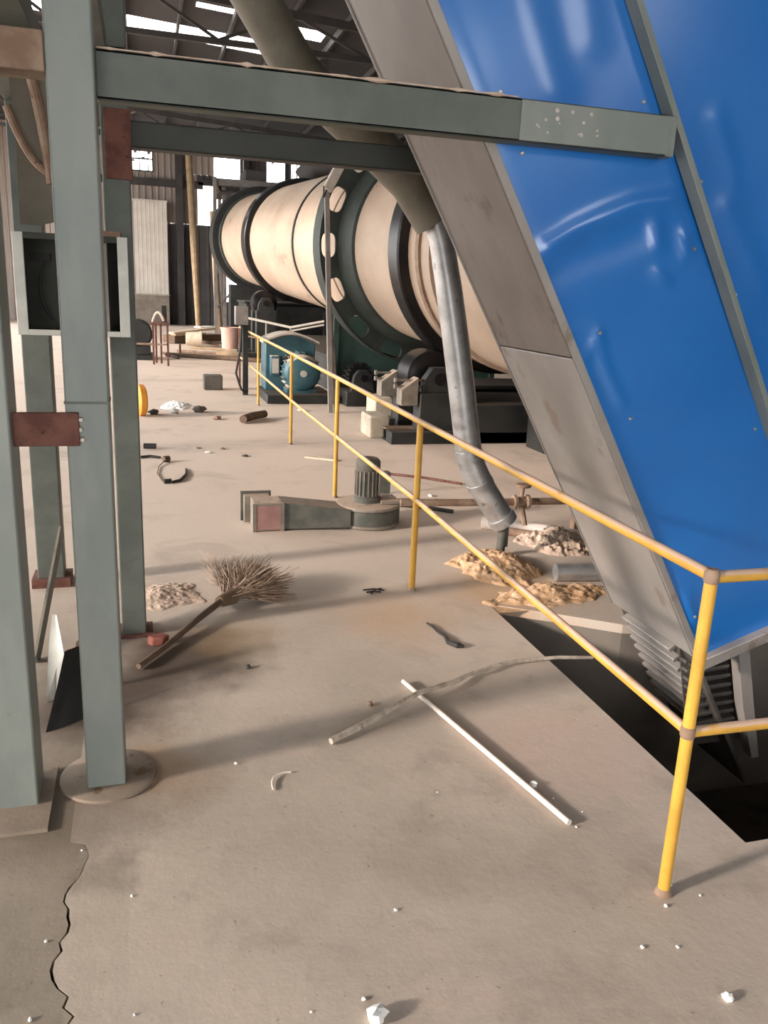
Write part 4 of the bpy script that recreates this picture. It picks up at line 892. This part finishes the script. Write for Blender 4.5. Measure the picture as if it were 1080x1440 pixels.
for i, (pp, r, mt, lb) in enumerate((([(.5, 20.0, .05), (2.9, 18.6, .05)], .05, 'wood_dark', 'long dark pipe on the floor beyond the railing end'), ([(.8, 21.2, .04), (2.8, 20.2, .04)], .035, 'rust_pale', 'thin brown pipe on the floor behind the long dark pipe'), ([(1.7, 20.4, .06), (2.6, 19.9, .06)], .07, 'bamboo', 'short yellowish pole on the floor beyond the railing end'),
                                     ([(1.2, 22.6, .03), (2.4, 22.0, .03)], .03, 'bamboo', 'thin pole on the floor in front of the buckets'), ([(.75, 19.3, .03), (.45, 20.6, .03)], .03, 'wood_dark', 'short dark rod on the floor right of the rusty stand'))):
    o = MB().tube(pp, r, 10).build('floor_pole', mt, org=(pp[0][0], pp[0][1], 0)); tag(o, lb, 'pole')
o = MB().tube([(.82, 20.1, 0), (.82, 20.1, .28)], .025, 8).build('floor_peg', 'rust', org=(.82, 20.1, 0)); tag(o, 'short rusty peg sticking out of the floor', 'peg')
o = MB().tube([(2.04, 32.6, 0), (1.95, 33.0, 3), (1.80, 33.2, 6.55)], [.10, .14, .12], 10).build('leaning_pole', 'bamboo', org=(2.04, 32.6, 0)); tag(o, 'tall tan pole leaning by the far wall column', 'pole')
o = MB().tube([(2.50, 28.9, 0), (2.40, 29.0, 2.0), (2.32, 29.1, 4.0)], [.12, .10, .09], 10).build('leaning_pole', 'bamboo', org=(2.5, 28.9, 0)); tag(o, 'tan pole standing at the far drum end', 'pole')
for (a, b, lb) in (((2.3, 26.0, .05), (3.4, 25.2, .9), 'thin brown stick leaning left of the far hood, upper one'), ((2.2, 25.6, .04), (3.2, 24.8, .5), 'thin brown stick leaning left of the far hood, lower one')):
    o = MB().tube([a, b], .03, 8).build('leaning_stick', 'wood_dark', org=(a[0], a[1], 0)); tag(o, lb, 'stick')

# platform at the far drum end
t = thing('steel_platform', 'dark steel platform with posts and brace around the far drum end', 'platform', (3.5, 27.8, 0))
for (x, y_) in ((2.25, 27.2), (2.62, 28.2), (5.3, 27.4), (5.3, 29.5), (2.62, 29.8)): MB().bar((x, y_, 0), (x, y_, 4.85), .11, .11, (1, 0, 0)).build('post', 'grey_bar', t, sm=0)
MB().box(2.2, 5.4, 27.2, 27.32, 4.62, 4.82).build('deck_beam', 'grey_bar', t, sm=0); MB().box(2.55, 5.4, 29.75, 29.87, 4.62, 4.82).build('deck_beam', 'grey_bar', t, sm=0)
MB().bar((2.25, 27.2, 4.75), (2.62, 29.8, 4.75), .12, .18).build('deck_beam', 'rust_pale', t, sm=0); MB().box(2.4, 5.4, 27.3, 29.8, 4.45, 4.5).build('deck_plate', 'truss_steel', t, sm=0)
MB().bar((2.62, 27.25, 3.0), (3.9, 27.25, 4.65), .07, .09).build('brace', 'grey_bar', t, sm=0); MB().bar((2.25, 27.2, .9), (3.4, 27.3, 2.2), .05, .06).build('brace', 'grey_bar', t, sm=0)
MB().box(3.2, 3.9, 27.6, 29.0, 4.5, 5.2).build('feed_hopper', 'wall_dark', t, bev=.05)
# ducts above the drum
t = thing('exhaust_duct', 'dark duct on a tall leg beyond the drum, high on the right', 'duct', (7.5, 24.5, 0))
MB().tube([(7.5, 24.5, 0), (7.5, 24.5, 5.2)], .1, 12).build('duct_leg', 'truss_steel', t)
MB().tube([(4.9, 26.6, 4.9), (5.2, 26.4, 5.3), (5.8, 26.0, 5.5), (6.8, 25.0, 5.4), (8.2, 24, 5.0)], .35, 20).build('duct_run', 'wall_dark', t)
MB().tube([(6.2, 25.6, 4.8), (6.9, 25.2, 5.9)], .12, 12).build('duct_stay', 'truss_steel', t)
